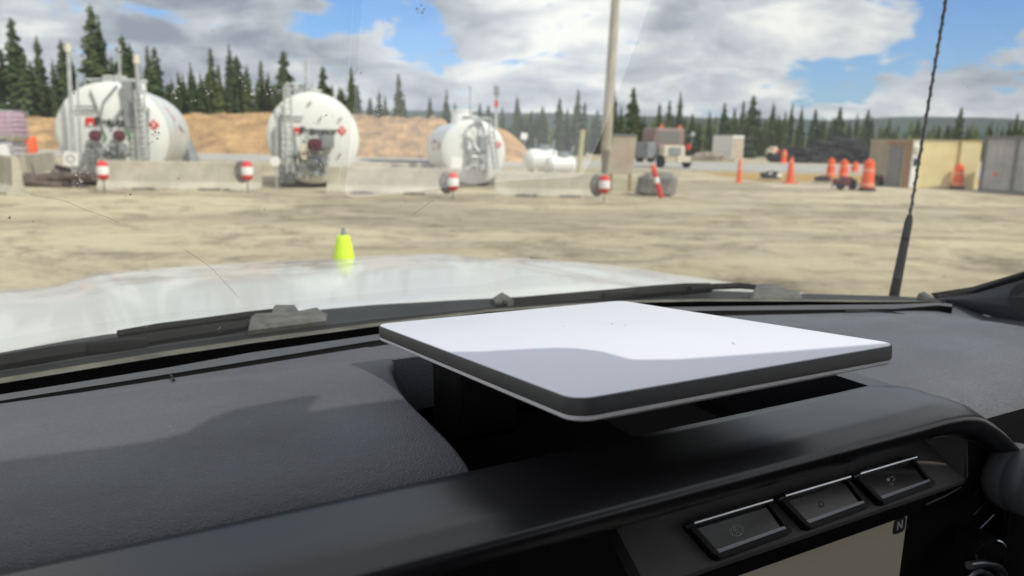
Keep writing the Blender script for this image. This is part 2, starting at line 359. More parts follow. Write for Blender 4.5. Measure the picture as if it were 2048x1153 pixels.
# ---- hood
def hood():
    rows = []
    nx, ny = 60, 44
    for j in range(ny + 1):
        t = j / ny; row = []
        for i in range(nx + 1):
            u = -1 + 2 * i / nx
            x = XC + u * .84
            yf = 2.17 - .30 * abs(u) ** 2.4
            y = 1.0 - .10 * abs(u) ** 2 + (yf - 1.0 + .1 * abs(u) ** 2) * t
            z = -.262 - .066 * (y - 1.0) - .022 * max(0, y - 1.5) ** 2 * 2
            z -= .028 * abs(u) ** 4
            d = abs(u); z += .014 * (1 - sstep(.46 + .06 * t, .60 + .05 * t, d)) * sstep(0, .12, t)
            z -= .012 * sstep(.10, .0, abs(d - .62 - .05 * t)) * sstep(0, .2, t) * .5
            z -= .10 * sstep(.93, 1.02, t)
            z -= .06 * sstep(.955, 1.0, d)
            row.append((x, y, z))
        rows.append(row)
    # front roll-off down to the grille
    last = rows[-1]
    rows.append([(x, y + .02, z - .05) for x, y, z in last]); rows.append([(x, y + .03, z - .30) for x, y, z in last])
    o = grid_mesh('hood', rows, M_HOOD, truck)
    return o
hood()
for s in (-1, 1):
    # front fender: top shoulder, side wall
    bm = bmesh.new()
    pr = [(.845, -.315), (.90, -.325), (.945, -.36), (.965, -.43), (.97, -.75), (.96, -.80)]
    ys = [.62, .9, 1.3, 1.7, 1.95, 2.1]
    rings = []
    for y in ys:
        k = -.05 * max(0, y - 1.0); inset = .05 * sstep(1.7, 2.1, y)
        rings.append([bm.verts.new((XC + s * (px - inset), y, pz + k)) for px, pz in pr])
    for a, b in zip(rings, rings[1:]):
        for k in range(len(pr) - 1): bm.faces.new((a[k], a[k + 1], b[k + 1], b[k]))
    bm.faces.new(rings[-1])
    finish('fender', bm, M_HOOD, truck, True, 50)
bm = bmesh.new(); box(bm, (XC, 2.16, -.75), (1.7, .10, .36), bev=.03)
for k in range(5): box(bm, (XC, 2.225, -.63 - k * .06), (1.2, .03, .02))
finish('grille', bm, M_BLACK, truck)

# ---- strips round the foot of the windshield (outside to inside)
XS = [-220, -100, 0, 150, 340, 500, 620, 740, 860, 980, 1110, 1250, 1400, 1500, 1600, 1700, 1790, 1840, 1876, 1904]
E0 = [(-220, 748), (0, 706), (150, 679), (300, 654), (500, 630), (740, 609), (980, 597), (1250, 582), (1400, 580), (1600, 588), (1790, 594), (1876, 601), (1904, 603)]
E1 = [(-220, 782), (0, 744), (340, 690), (500, 668), (740, 640), (1000, 613), (1250, 600), (1400, 597), (1600, 599), (1790, 603), (1876, 605), (1904, 607)]
E2 = [(-220, 808), (0, 768), (340, 712), (500, 688), (740, 655), (1000, 622), (1250, 606), (1400, 603), (1600, 603), (1790, 605), (1876, 606), (1904, 609)]
E3 = [(-220, 830), (0, 790), (340, 735), (500, 706), (740, 671), (1000, 634), (1250, 616), (1400, 614), (1600, 611), (1790, 609), (1876, 607.5), (1904, 611)]
E4 = [(-220, 842), (0, 802), (340, 748), (740, 683), (1000, 645), (1250, 626), (1400, 622), (1600, 620), (1790, 618), (1876, 611), (1904, 614)]
def crv(E, z): return [tz(x, interp(E, x)[0], z) for x in XS]
c0 = crv(E0, -.262); c1 = crv(E1, -.232); c2 = crv(E2, -.222); c3 = crv(E3, -.213); c4 = crv(E4, -.203)
# cowl with a shallow step
rows = [[p + Vector((0, .10, -.03)) for p in c0], c0, [a * .6 + b * .4 + Vector((0, 0, .004)) for a, b in zip(c0, c1)], [a * .35 + b * .65 - Vector((0, 0, .006)) for a, b in zip(c0, c1)], c1]
cowl = grid_mesh('cowl', rows, M_COWL, truck)
cm = [a * .45 + b * .55 for a, b in zip(c1, c2)]; cn_ = [a * .05 + b * .95 for a, b in zip(c1, c2)]
grid_mesh('cowl_rubber', [c1, [a * .5 + b * .5 - Vector((0, 0, .002)) for a, b in zip(c1, cm)], cm], M_RUB, truck)
grid_mesh('cowl_seal', [cm, [a * .5 + b * .5 + Vector((0, 0, .002)) for a, b in zip(cm, cn_)], cn_], M_OLIVE, truck)
grid_mesh('cowl_rubber', [cn_, c2], M_RUB, truck)
grid_mesh('black_glass_border', [c2, [a * .5 + b * .5 + Vector((0, 0, .002)) for a, b in zip(c2, c3)], c3], M_FRIT, truck)
grid_mesh('defroster_strip', [c3, [a * .4 + b * .6 + Vector((0, 0, .003)) for a, b in zip(c3, c4)], c4], M_GREYT, truck)
# dark slot between strip and pad
sw = [1 - .93 * sstep(1560, 1830, x) for x in XS]
c5 = [p + Vector((0, -.011 * k, -.0035 * k)) for p, k in zip(c4, sw)]
grid_mesh('dash_seam', [c4, [p + Vector((0, -.001 * k, -.016)) for p, k in zip(c4, sw)], [p + Vector((0, -.010 * k, -.016)) for p, k in zip(c4, sw)], c5], M_DARK, truck)

# ---- dash pads
def zpad(y):
    return interp([(.366, -.196), (.372, -.190), (.385, -.1845), (.405, -.181), (.44, -.1795), (.52, -.181), (.60, -.190), (.64, -.1995), (.66, -.2035), (.75, -.2075)], y)[0]
# mouth of the tray in truck coordinates (y, x)
ob = [(.36, .1800), (.385, .1775), (.42, .1765), (.468, .1775), (.512, .184), (.564, .198), (.595, .212), (.66, .248)]
def yfar(x):   # far edge of the pad = near edge of the seam
    return interp([(p.x, p.y) for p in c5], x)[0]
rows = []
T = [0, .01, .03, .06, .10, .15, .2, .27, .34, .42, .5, .58, .66, .74, .82, .88, .94, 1.0]
x0 = -.62
for t in T:
    # right limit of the pad follows the mouth of the tray
    y = .366 + t * (yfar(.19) - .366)
    xb = interp(ob, min(y, .62))[0] - .003
    row = []
    for i in range(28):
        s = i / 27; x = x0 + (xb - x0) * s
        yy = .366 + t * (yfar(x) - .366)
        row.append(Vector((x, yy, zpad(yy))))
    b = row[-1]
    row += [b + Vector((.0022, 0, -.0006)), b + Vector((.0042, 0, -.0028)), b + Vector((.0050, 0, -.008)), b + Vector((.0052, 0, -.08))]
    rows.append(row)
grid_mesh('dash_pad', rows, M_PAD, truck)
# strip of pad behind the tray
rows = []
for t in (0, .04, .1, .4, .7, 1):
    rows.append([Vector((x, .60 + t * (yfar(x) - .60), zpad(.60 + t * (yfar(x) - .60)) - (.05 if t == 0 else .0007))) for x in [.155 + .02 * i for i in range(22)]])
grid_mesh('dash_pad', rows, M_PAD, truck)
# passenger side pad
rows = []
prof = [(1.0, 0, -.207), (.90, 0, -.2045), (.75, 0, -.200), (.55, 0, -.196), (.38, 0, -.1945), (.22, 0, -.196), (.12, 0, -.201), (.05, 0, -.212), (.0, 0, -.228), (-.03, 0, -.25), (-.05, 0, -.28), (-.06, 0, -.34), (-.06, 0, -.45)]
for t, _, z in prof:
    row = []
    for i in range(30):
        xl_ = .567 + .135 * (1 - sstep(-.275, -.232, z))
        x = xl_ + i / 29 * (1.16 - xl_)
        yn = .345 + .03 * sstep(.95, 1.16, x)
        yf = yfar(min(x, .98)) + .075 * max(0, min(1, (x - .98) / .11))
        y = yn + (yf - yn) * t
        row.append(Vector((x, y, z + .001 * math.sin(x * 9) - (.010 + .018 * (1 - sstep(.75, 1.0, t))) * sstep(.88, 1.08, x))))
    rows.append(row)
grid_mesh('passenger_dash_pad', rows, M_PADR, truck)
# curved airbag seam at its far corner
bm = bmesh.new(); path_tube(bm, [tz(px, py, -.2035) for px, py in ((1690, 623), (1740, 622), (1785, 625), (1815, 631), (1840, 639))], .0011, 6)
finish('dash_seam', bm, M_DARK, truck)
bm = bmesh.new(); path_tube(bm, [tz(341, 749, -.2005), tz(348, 761, -.2)], .0010, 6)
finish('dash_seam', bm, M_DARK, truck)

# ---- tray under the dish
bm = bmesh.new()
def quad(bm, pts, mi=0):
    f = bm.faces.new([bm.verts.new(p) for p in pts]); f.material_index = mi; return f
quad(bm, [(.14, .366, -.262), (.57, .366, -.262), (.57, .61, -.262), (.14, .61, -.262)])
quad(bm, [(.14, .368, -.262), (.57, .368, -.262), (.57, .368, -.198), (.14, .368, -.198)])
quad(bm, [(.10, .607, -.262), (.57, .607, -.262), (.57, .607, -.20), (.10, .607, -.20)])
quad(bm, [(.10, .366, -.262), (.10, .61, -.262), (.16, .61, -.25), (.16, .366, -.25)])
quad(bm, [(.5675, .366, -.262), (.5675, .61, -.262), (.5675, .61, -.195), (.5675, .366, -.195)])
finish('dash_tray', bm, M_TRAY, truck)
bm = bmesh.new()   # lit lip and inner ledges at the passenger end of the tray
quad(bm, [(.545, .368, -.1915), (.5665, .358, -.1915), (.5665, .60, -.1925), (.545, .60, -.1925)])
quad(bm, [(.545, .368, -.1915), (.545, .60, -.1925), (.542, .60, -.262), (.542, .368, -.262)])
finish('tray_ledge', bm, M_SATIN, truck)

# ---- long trim bar with its down-swept end
ridge = [(-.7, -.190), (-.3, -.190), (0, -.190), (.2, -.190), (.4, -.190), (.5, -.190), (.54, -.1895), (.564, -.191), (.580, -.194), (.592, -.198), (.61, -.208), (.629, -.220), (.65, -.2355), (.672, -.252), (.691, -.272), (.702, -.30), (.706, -.36), (.706, -.5)]
rr = []
for i, (x, z) in enumerate(ridge):
    a = Vector((ridge[max(i - 1, 0)][0], 0, ridge[max(i - 1, 0)][1])); b = Vector((ridge[min(i + 1, len(ridge) - 1)][0], 0, ridge[min(i + 1, len(ridge) - 1)][1]))
    t = (b - a).normalized(); inn = Vector((t.z, 0, -t.x))     # towards the panel (down on the straight run)
    dn = .028 - .014 * sstep(.56, .67, x)
    yb = .3665 - .012 * sstep(.545, .58, x) - .026 * sstep(.578, .62, x)
    P = Vector((x, 0, z))
    rr.append([P + Vector((0, yb + .001, 0)) + inn * .014, P + Vector((0, yb + .0008, 0)) + inn * .0015, P + Vector((0, yb - .001, 0)) - inn * .0003,
               P + Vector((0, yb - .008, 0)), P + Vector((0, .330, 0)) - inn * .0006 if yb > .345 else P + Vector((0, (yb + .313) / 2, 0)), P + Vector((0, .3175, 0)), P + Vector((0, .3145, 0)) + inn * .0006,
               P + Vector((0, .3125, 0)) + inn * .0012, P + Vector((0, .3020, 0)) + inn * (dn * .18), P + Vector((0, .2990, 0)) + inn * (dn * .27), P + Vector((0, .2990, 0)) + inn * (dn * .42), P + Vector((0, .3065, 0)) + inn * (dn * .82), P + Vector((0, .3155, 0)) + inn * dn,
               P + Vector((0, .319, 0)) + inn * dn])
trim = grid_mesh('trim_bar', rr, M_SATIN, truck)
# fine groove line below the bar
gp = []
for i, (x, z) in enumerate(ridge):
    a = Vector((ridge[max(i - 1, 0)][0], 0, ridge[max(i - 1, 0)][1])); b = Vector((ridge[min(i + 1, len(ridge) - 1)][0], 0, ridge[min(i + 1, len(ridge) - 1)][1]))
    t = (b - a).normalized(); inn = Vector((t.z, 0, -t.x)); dn = .028 - .014 * sstep(.56, .67, x)
    gp.append(Vector((x, .3165, z)) + inn * (dn + .0008))
bm = bmesh.new(); path_tube(bm, gp, .0006, 6); finish('trim_groove', bm, M_STEELS, truck)

# ---- front face, switch pocket, screen
bm = bmesh.new()
quad(bm, [(-.7, .319, -.217), (.241, .319, -.217), (.268, .319, -.268), (-.7, .319, -.268)])
quad(bm, [(-.7, .319, -.268), (.268, .319, -.268), (.614, .319, -.268), (.71, .319, -.268), (.71, .322, -.285), (.614, .322, -.285), (.268, .322, -.285), (-.7, .322, -.285)])
quad(bm, [(-.7, .322, -.285), (.71, .322, -.285), (.71, .334, -.292), (-.7, .334, -.292)])
quad(bm, [(-.7, .3335, -.29), (.71, .3335, -.29), (.71, .3335, -.75), (-.7, .3335, -.75)])
quad(bm, [(.600, .319, -.217), (.72, .319, -.217), (.72, .319, -.268), (.614, .319, -.268)])
finish('centre_fascia', bm, M_DARK, truck)
bm = bmesh.new()
XL, XR, XLb, XRb = .2415, .600, .268, .613
n = 40; rows = []
pp = [(.3185, -.2175), (.345, -.2225), (.347, -.2375), (.3200, -.2655), (.3188, -.2680), (.3192, -.2710), (.3212, -.2745)]
for k, (y, z) in enumerate(pp):
    f = min(1, max(0, (-.2175 - z) / .05)); xl = XL + (XLb - XL) * f; xr = XR + (XRb - XR) * f
    if k in (1, 2): xl += .010; xr -= .014
    rows.append([Vector((xl + (xr - xl) * i / n, y, z)) for i in range(n + 1)])
V = [p for r in rows for p in r]; F = []
for i in range(len(rows) - 1):
    for k in range(n): F.append((i * (n + 1) + k, i * (n + 1) + k + 1, (i + 1) * (n + 1) + k + 1, (i + 1) * (n + 1) + k))
nn = n + 1
for e, k in ((0, 0), (n, n)):
    F.append((0 + k, nn + k, 2 * nn + k, 3 * nn + k))
sp_ = mesh('switch_pocket', V, F, [M_SHELF, M_DARK], truck)
for pz in sp_.data.polygons:
    if pz.center.x < .272 and len(pz.vertices) == 4 and abs(pz.normal.x) < .5: pz.material_index = 1  # shade at the pocket's left end put in as black plastic
bm = bmesh.new(); path_tube(bm, [(.6005, .3180, -.2185), (.6065, .3178, -.244), (.6130, .3180, -.2655)], .0009, 6)
path_tube(bm, [(.56, .3182, -.2775), (.585, .318, -.2755), (.606, .3182, -.2725)], .0006, 6)
finish('pocket_edge', bm, M_SHELF, truck)

sl = Vector((0, -.027, -.028)).normalized(); nrm = Vector((0, -sl.z, sl.y)) * -1
if nrm.y > 0: nrm = -nrm
O0 = Vector((0, .339, -.2456))
def SP(x, u, n): return O0 + Vector((x, 0, 0)) + sl * (u * .80 + .0012) + nrm * n * .8
def prism(bm, quad4, n0, n1, mi=0):
    """quad4: list of (x,u) ; extruded along the shelf normal"""
    a = [bm.verts.new(SP(x, u, n0)) for x, u in quad4]; b = [bm.verts.new(SP(x, u, n1)) for x, u in quad4]
    fs = [bm.faces.new(a[::-1]), bm.faces.new(b)]
    k = len(a)
    for i in range(k): fs.append(bm.faces.new((a[i], a[(i + 1) % k], b[(i + 1) % k], b[i])))
    for f in fs: f.material_index = mi
def switch(xl, xr, icon, lab):
    sh = .010
    bm = bmesh.new()
    # frame as four bars round a recessed face
    o = [(xl, .001), (xr, .001), (xr + sh * .62, .026), (xr + sh * .55, .0325), (xl + sh * 1.6, .0345), (xl + sh * 1.15, .0315)]
    prism(bm, o, 0, .0028)
    prism(bm, [(xl, .001), (xl + .006, .001), (xl + .006 + sh * 1.1, .030), (xl + sh * 1.15, .0305)], .0028, .0075)
    prism(bm, [(xl + sh * 1.15, .0285), (xr + sh * .6, .0265), (xr + sh * .55, .0318), (xl + sh * 1.5, .0338)], .0028, .0075)
    prism(bm, [(xr - .0035, .001), (xr, .001), (xr + sh * .62, .0275), (xr + sh * .62 - .0045, .0275)], .0028, .0062)
    bmesh.ops.bevel(bm, geom=[e for e in bm.edges], offset=.0006, segments=2, affect='EDGES')
    s = finish('dash_switch', bm, M_DARK, truck, True, 30); tag(s, label=lab)
    bm = bmesh.new(); prism(bm, [(xl + .006, .006), (xr - .0035, .006), (xr + sh * .45 - .0035, .0255), (xl + .006 + sh * .8, .0265)], .003, .0036)
    finish('key_face', bm, M_GLOSSB, s)
    bm = bmesh.new()
    prism(bm, [(xl + .0065 + sh * .85, .0262), (xr + sh * .5 - .004, .0250), (xr + sh * .6 - .004, .0285), (xl + .007 + sh, .0300)], .0030, .0072)
    finish('finger_ledge', bm, M_STEELS, s)
    bm = bmesh.new(); path_tube(bm, [SP(xl + .0055, .0015, .0078), SP(xr, .0015, .0078)], .0021, 10)
    b1 = finish('metal_bar', bm, M_CHROME, s, True)
    bm = bmesh.new(); path_tube(bm, [SP(xl, .0022, .0055), SP(xl + .0053, .0018, .0076)], .0023, 10)
    finish('bar_end', bm, M_STEELS, s, True)
    xm = (xl + xr) / 2 + .001; um = .0165
    bm = bmesh.new()
    def ring(cx, cu, r, a0=0, a1=360, w=.00022):
        pts = [SP(cx + r * math.cos(R_(a)), cu + r * math.sin(R_(a)), .0038) for a in range(a0, a1 + 1, 15)]; path_tube(bm, pts, w, 5)
    def ln(*q):
        path_tube(bm, [SP(xm + a, um + b, .0038) for a, b in q], .00025, 5)
    if icon == 0:
        ring(xm, um, .0045); ring(xm, um, .0058, 140, 220); ring(xm, um, .0058, -40, 40)
        ring(xm - .001, um - .0016, .0012); ln((-.001, -.0004), (-.001, .002), (.0015, .002), (.002, .0035)); ln((.0005, -.0005), (.002, 0), (.0018, .0015))
    elif icon == 1:
        ring(xm, um, .0022); ln((-.004, .0015), (-.001, .0028), (.003, .002))
    else:
        prism(bm, [(xm - .004, um - .004), (xm - .001, um - .0042), (xm - .001, um - .0015), (xm - .004, um - .0012)], .0037, .0040)
        ln((-.004, .001), (-.0025, .0022), (-.004, .0036)); ln((-.001, .0005), (.0003, .0018), (-.0012, .0032)); ln((.0005, -.0038), (.004, -.0046), (.0044, -.001), (.001, -.0002))
    finish('icon', bm, M_ICONR if icon == 1 else M_ICON, s)
switch(.3185, .3965, 0, 'switch with a ring shaped icon')
switch(.4040, .4800, 1, 'switch with a dim red icon')
switch(.4855, .5610, 2, 'switch with a skidding car icon')

# screen
def rrect(x0, x1, z0, z1, r, n=6):
    P = []
    for cx, cz, a0 in ((x1 - r, z1 - r, 0), (x0 + r, z1 - r, 90), (x0 + r, z0 + r, 180), (x1 - r, z0 + r, 270)):
        for k in range(n + 1):
            a = R_(a0 + 90 * k / n); P.append((cx + r * math.cos(a), cz + r * math.sin(a)))
    return P
def plate(bm, P, y0, y1, mi=0):
    a = [bm.verts.new((x, y0, z)) for x, z in P]; b = [bm.verts.new((x, y1, z)) for x, z in P]
    fs = [bm.faces.new(a), bm.faces.new(b[::-1])]
    k = len(a)
    for i in range(k): fs.append(bm.faces.new((a[i], b[i], b[(i + 1) % k], a[(i + 1) % k])))
    for f in fs: f.material_index = mi
bm = bmesh.new(); plate(bm, rrect(.285, .563, -.47, -.2905, .006), .3310, .3334); scr = finish('touch_screen', bm, M_GLOSSB, truck)
M_LCD = mat('beige_map_screen', (.20, .19, .165), .3, emit=((.075, .066, .048), .62), var=.04, vscale=10)
bm = bmesh.new(); plate(bm, rrect(.292, .5565, -.46, -.2880 - .0005, .0035), .3302, .3312); finish('screen_display', bm, M_LCD, scr)
bm = bmesh.new(); plate(bm, rrect(.5390, .5545, -.3050, -.2915, .0035), .3296, .3300); finish('map_badge', bm, mat('badge_slate', (.035, .038, .045), .5), scr)
def text(body, size, M, m, parent, name='lettering', ext=.0002, bold=0.0):
    cu = bpy.data.curves.new(name, 'FONT'); cu.body = body; cu.size = size; cu.extrude = ext; cu.align_x = 'CENTER'; cu.align_y = 'CENTER'; cu.offset = bold
    t0 = bpy.data.objects.new('tmp', cu); COL.objects.link(t0); dg = bpy.context.evaluated_depsgraph_get(); dg.update()
    me = bpy.data.meshes.new_from_object(t0.evaluated_get(dg)); bpy.data.objects.remove(t0); bpy.data.curves.remove(cu)
    me.materials.clear(); me.materials.append(m)
    o = bpy.data.objects.new(name, me); COL.objects.link(o); o.parent = parent; o.matrix_local = M
    return o
text('N', .0098, Matrix.Translation((.5468, .3294, -.298)) @ Euler((PI / 2, 0, 0)).to_matrix().to_4x4(), mat('badge_letter', (.6, .6, .6), .6), scr, bold=.0002)

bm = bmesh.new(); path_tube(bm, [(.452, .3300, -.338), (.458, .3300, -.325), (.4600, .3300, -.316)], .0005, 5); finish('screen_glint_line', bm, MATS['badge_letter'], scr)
# round air vent
vt = ty(2056, 964, .292); Mv = Matrix.Translation(vt) @ Euler((R_(90 - 4), 0, R_(-8))).to_matrix().to_4x4()
bm = bmesh.new()
lathe(bm, [(a * .62, b * .8) for a, b in [(.030, -.03), (.044, -.026), (.0465, -.018), (.0462, -.008), (.0452, -.0065), (.0452, -.0045), (.0462, -.003), (.0455, .006), (.042, .012), (.036, .0145), (.033, .0135), (.031, .010)]], 48, Mv)
vent = finish('air_vent', bm, mat('vent_housing', (.075, .08, .09), .5, bump=.1, bscale=600), truck, True, 60)
bm = bmesh.new(); lathe(bm, [(a * .62, b * .8) for a, b in [(.0322, .0125), (.0314, .0152), (.0294, .0144), (.0288, .0110)]], 48, Mv); finish('vent_ring', bm, M_CHROME, vent, True)
bm = bmesh.new(); lathe(bm, [(.0186, .004), (0, .001)], 32, Mv)
finish('vent_core', bm, M_DARK, vent, True)
bm = bmesh.new()
for k in range(-3, 4):
    h = math.sqrt(max(0, .0176 ** 2 - (k * .0047) ** 2)); a = Mv @ Vector((-h, k * .0047, .006)); b = Mv @ Vector((h, k * .0047, .006)); path_tube(bm, [a, b], .0012, 6)
lathe(bm, [(.008, .009), (.0078, .012), (0, .0135)], 20, Mv)
finish('vent_slat', bm, M_STEELS, vent, True)

# controls under the vent: two blade lines, ribbed knob, metal hoop
bm = bmesh.new()
for q in (((1947, 1030), (1987, 991)), ((1945, 1072), (1987, 1030)), ((1948, 988), (1968, 968))):
    path_tube(bm, [ty(*q[0], .318), ty(*q[1], .318)], .0006, 6)
finish('louver_edge', bm, M_STEELS, truck)
kc = ty(1972, 1098, .305)
bm = bmesh.new(); Mk = Matrix.Translation(kc) @ Euler((R_(90), 0, R_(-18))).to_matrix().to_4x4() @ Matrix.Diagonal((1.15, .85, 1, 1))
ribs = []
lathe(bm, [(.0125, -.02), (.013, .004), (.012, .006), (0, .0065)], 40, Mk)
knob = finish('control_knob', bm, M_DARK, truck, True, 30)
bm = bmesh.new()
for k in range(26):
    a = 2 * PI * k / 26; path_tube(bm, [Mk @ Vector((.0130 * math.cos(a), .0130 * math.sin(a), -.018)), Mk @ Vector((.0132 * math.cos(a), .0132 * math.sin(a), .003))], .0005, 4)
finish('knob_rib', bm, M_STEELS, knob)
bm = bmesh.new()
for a0, a1 in ((20, 75), (185, 250)):
    path_tube(bm, [Mk @ Vector((.0126 * math.cos(R_(a)), .0126 * math.sin(R_(a)), .0052)) for a in range(a0, a1, 6)], .0009, 6)
finish('knob_rim', bm, M_CHROME, knob, True)
bm = bmesh.new()
path_tube(bm, [ty(px, py, .300) for px, py in ((1938, 1131), (1960, 1128), (1982, 1130), (1998, 1136), (2006, 1147), (2008, 1165))], .0034, 10)
path_tube(bm, [ty(px, py, .297) for px, py in ((1938, 1156), (1948, 1146), (1962, 1143), (1978, 1149), (1990, 1160))], .0022, 8)
finish('selector_hoop', bm, M_STEELS, truck, True)

# ---- windshield: lower edge curve up to the header
lo = [(p.x, p.y, p.z + .001) for p in c2]
lo = [(-.30, .64, -.221)] + [q for q in lo if q[0] > -.26] + [(1.12, .66, -.2205)]
nxs = 40; rows = []
def hdr(x):
    return -.150 - .12 * (abs(x - XC) / .56) ** 2
for j in range(13):
    t = j / 12; row = []
    for i in range(nxs + 1):
        s = i / nxs; x = -.235 + s * 1.322
        b = interp(lo, x); yb, zb = b[0], b[1]
        xt = XC + (x - XC) * (.57 / .661)
        P = Vector((x, yb, zb)).lerp(Vector((xt, hdr(xt), .36)), t)
        P += Vector((0, .55, .83)).normalized() * (-.020 * math.sin(PI * t))* (1 if abs(x - XC) > .5 else .6)
        row.append(P)
    rows.append(row)
def glass_mat():
    m, N, L, b = new_mat('windshield_glass'); N.remove(b)
    out = N['Material Output']
    geo = N.new('ShaderNodeNewGeometry')
    dt = N.new('ShaderNodeVectorMath'); dt.operation = 'DOT_PRODUCT'; L.new(geo.outputs['Normal'], dt.inputs[0]); L.new(geo.outputs['Incoming'], dt.inputs[1])
    def mth(op, a, b=None):
        n = N.new('ShaderNodeMath'); n.operation = op
        for i, v in enumerate((a, b)):
            if v is None: continue
            if isinstance(v, (int, float)): n.inputs[i].default_value = v
            else: L.new(v, n.inputs[i])
        return n.outputs[0]
    c = mth('ABSOLUTE', dt.outputs['Value']); f = mth('POWER', mth('SUBTRACT', 1, c), 5)
    fac = mth('ADD', mth('MULTIPLY', f, .92), .07); fac = mth('MINIMUM', fac, .9)
    tr = N.new('ShaderNodeBsdfTransparent'); tr.inputs[0].default_value = (.955, .97, .93, 1)
    gl = N.new('ShaderNodeBsdfGlossy'); gl.inputs['Roughness'].default_value = .012; gl.inputs[0].default_value = (.9, .9, .9, 1)
    mx = N.new('ShaderNodeMixShader'); L.new(fac, mx.inputs[0]); L.new(tr.outputs[0], mx.inputs[1]); L.new(gl.outputs[0], mx.inputs[2])
    tc = N.new('ShaderNodeTexCoord'); n1 = N.new('ShaderNodeTexNoise'); n1.inputs['Scale'].default_value = 6; n1.inputs['Detail'].default_value = 7; L.new(tc.outputs['Object'], n1.inputs['Vector'])
    mr = N.new('ShaderNodeMapRange'); mr.inputs['From Min'].default_value = .35; mr.inputs['From Max'].default_value = .75; mr.inputs['To Min'].default_value = .012; mr.inputs['To Max'].default_value = .042; L.new(n1.outputs['Fac'], mr.inputs['Value'])
    df = N.new('ShaderNodeBsdfTranslucent'); df.inputs[0].default_value = (.8, .8, .76, 1)
    m2 = N.new('ShaderNodeMixShader'); L.new(mr.outputs[0], m2.inputs[0]); L.new(mx.outputs[0], m2.inputs[1]); L.new(df.outputs[0], m2.inputs[2])
    L.new(m2.outputs[0], out.inputs[0])
    return m
M_GLASS = glass_mat()
GR = rows
wind = grid_mesh('windshield', rows, M_GLASS, truck)
def on_glass(px, py, off=.0015):
    """where a sight line meets the glass (truck coordinates)"""
    v = TR(cdir(px, py)); o = Vector((0, 0, 0)); best = None
    from mathutils.geometry import intersect_ray_tri
    for i in range(len(GR) - 1):
        for k in range(nxs):
            a, b, c, d = GR[i][k], GR[i][k + 1], GR[i + 1][k + 1], GR[i + 1][k]
            for t in ((a, b, c), (a, c, d)):
                h = intersect_ray_tri(t[0], t[1], t[2], v, o, True)
                if h is not None and v.dot(h) > 0: return h - v.normalized() * off
    return None
rs = random.Random(3)
bm = bmesh.new()
clusters = [(845, 25, 16, 10), (148, 95, 10, 3), (243, 108, 12, 5), (310, 118, 14, 7), (148, 185, 10, 4), (345, 182, 24, 14), (388, 200, 10, 5), (490, 175, 26, 16), (532, 148, 16, 9), (535, 182, 18, 12), (420, 192, 12, 6), (568, 182, 10, 6),
            (715, 140, 14, 8), (755, 210, 26, 16), (720, 150, 10, 6), (310, 270, 14, 9), (300, 285, 8, 5), (160, 360, 22, 16), (355, 348, 12, 5), (255, 392, 5, 3), (15, 208, 6, 3), (802, 412, 6, 3), (428, 62, 3, 2), (510, 378, 4, 2), (1635, 258, 6, 2), (1822, 262, 6, 3),
            (20, 436, 8, 5), (65, 443, 4, 2), (525, 420, 8, 4), (595, 480, 7, 3), (1110, 560, 14, 6), (905, 598, 18, 8), (1005, 595, 12, 5), (290, 655, 12, 4), (440, 660, 8, 3), (1930, 165, 10, 3), (660, 235, 30, 10), (620, 330, 40, 8)]
for cx, cy, sp, n in clusters:
    for _ in range(n):
        h = on_glass(cx + rs.gauss(0, sp * .35), cy + rs.gauss(0, sp * .4))
        if h is None: continue
        r = rs.uniform(.0002, .0006); q = rs.uniform(0, PI)
        box(bm, h, (r * rs.uniform(1, 2.2), r * .7, r), Euler((.6, 0, q)).to_matrix(), mi=0 if rs.random() < .7 else 1)
o = finish('dried_splatter', bm, [mat('splatter_pale', (.62, .62, .56), .8), mat('splatter_dark', (.10, .10, .085), .8)], wind); tag(o, kind='stuff')
M_SCR = mat('scratch_grey', (.36, .34, .30), .8)
for line in (((40, 380), (75, 392), (130, 402), (170, 420), (215, 435), (238, 446)), ((368, 498), (400, 520), (425, 538), (445, 560), (478, 596)), ((870, 398), (850, 412), (826, 430))):
    P = [on_glass(*q) for q in line]; P = [p for p in P if p is not None]
    if len(P) > 1: bm = bmesh.new(); path_tube(bm, P, .00011, 5); finish('scratch', bm, M_SCR, wind)

# ---- passenger A-pillar foot with speaker
edge = [Vector((1.087, .652, -.2135)), Vector((1.082, .59, -.192)), Vector((1.080, .527, -.160)), Vector((1.066, .33, -.045)), Vector((1.04, .10, .12)), Vector((1.0, -.20, .355))]
low = [Vector((1.092, .646, -.2170)), Vector((1.092, .588, -.2265)), Vector((1.092, .522, -.2305)), Vector((1.10, .33, -.21)), Vector((1.11, .10, -.05)), Vector((1.10, -.12, .33))]
e1 = []
rows = [[p + Vector((.012, .004, .001)) for p in edge], [p + Vector((0, .003, .003)) for p in edge], [p + Vector((.0036, -.0042, -.0048)) for p in edge]]
grid_mesh('pillar_seal', rows, M_RUB, truck)
ed2 = [p + Vector((.0035, -.004, -.0045)) for p in edge]
rows = [ed2] + [[a.lerp(b, t) + Vector((.010 * math.sin(PI * t) * -.6, 0, 0)) for a, b in zip(ed2, low)] for t in (.15, .35, .6, .85, 1)]
pil = grid_mesh('pillar_trim', rows, mat('pillar_plastic', (.085, .09, .10), .5, bump=.15, bscale=700), truck); pil.name = 'pillar_trim'
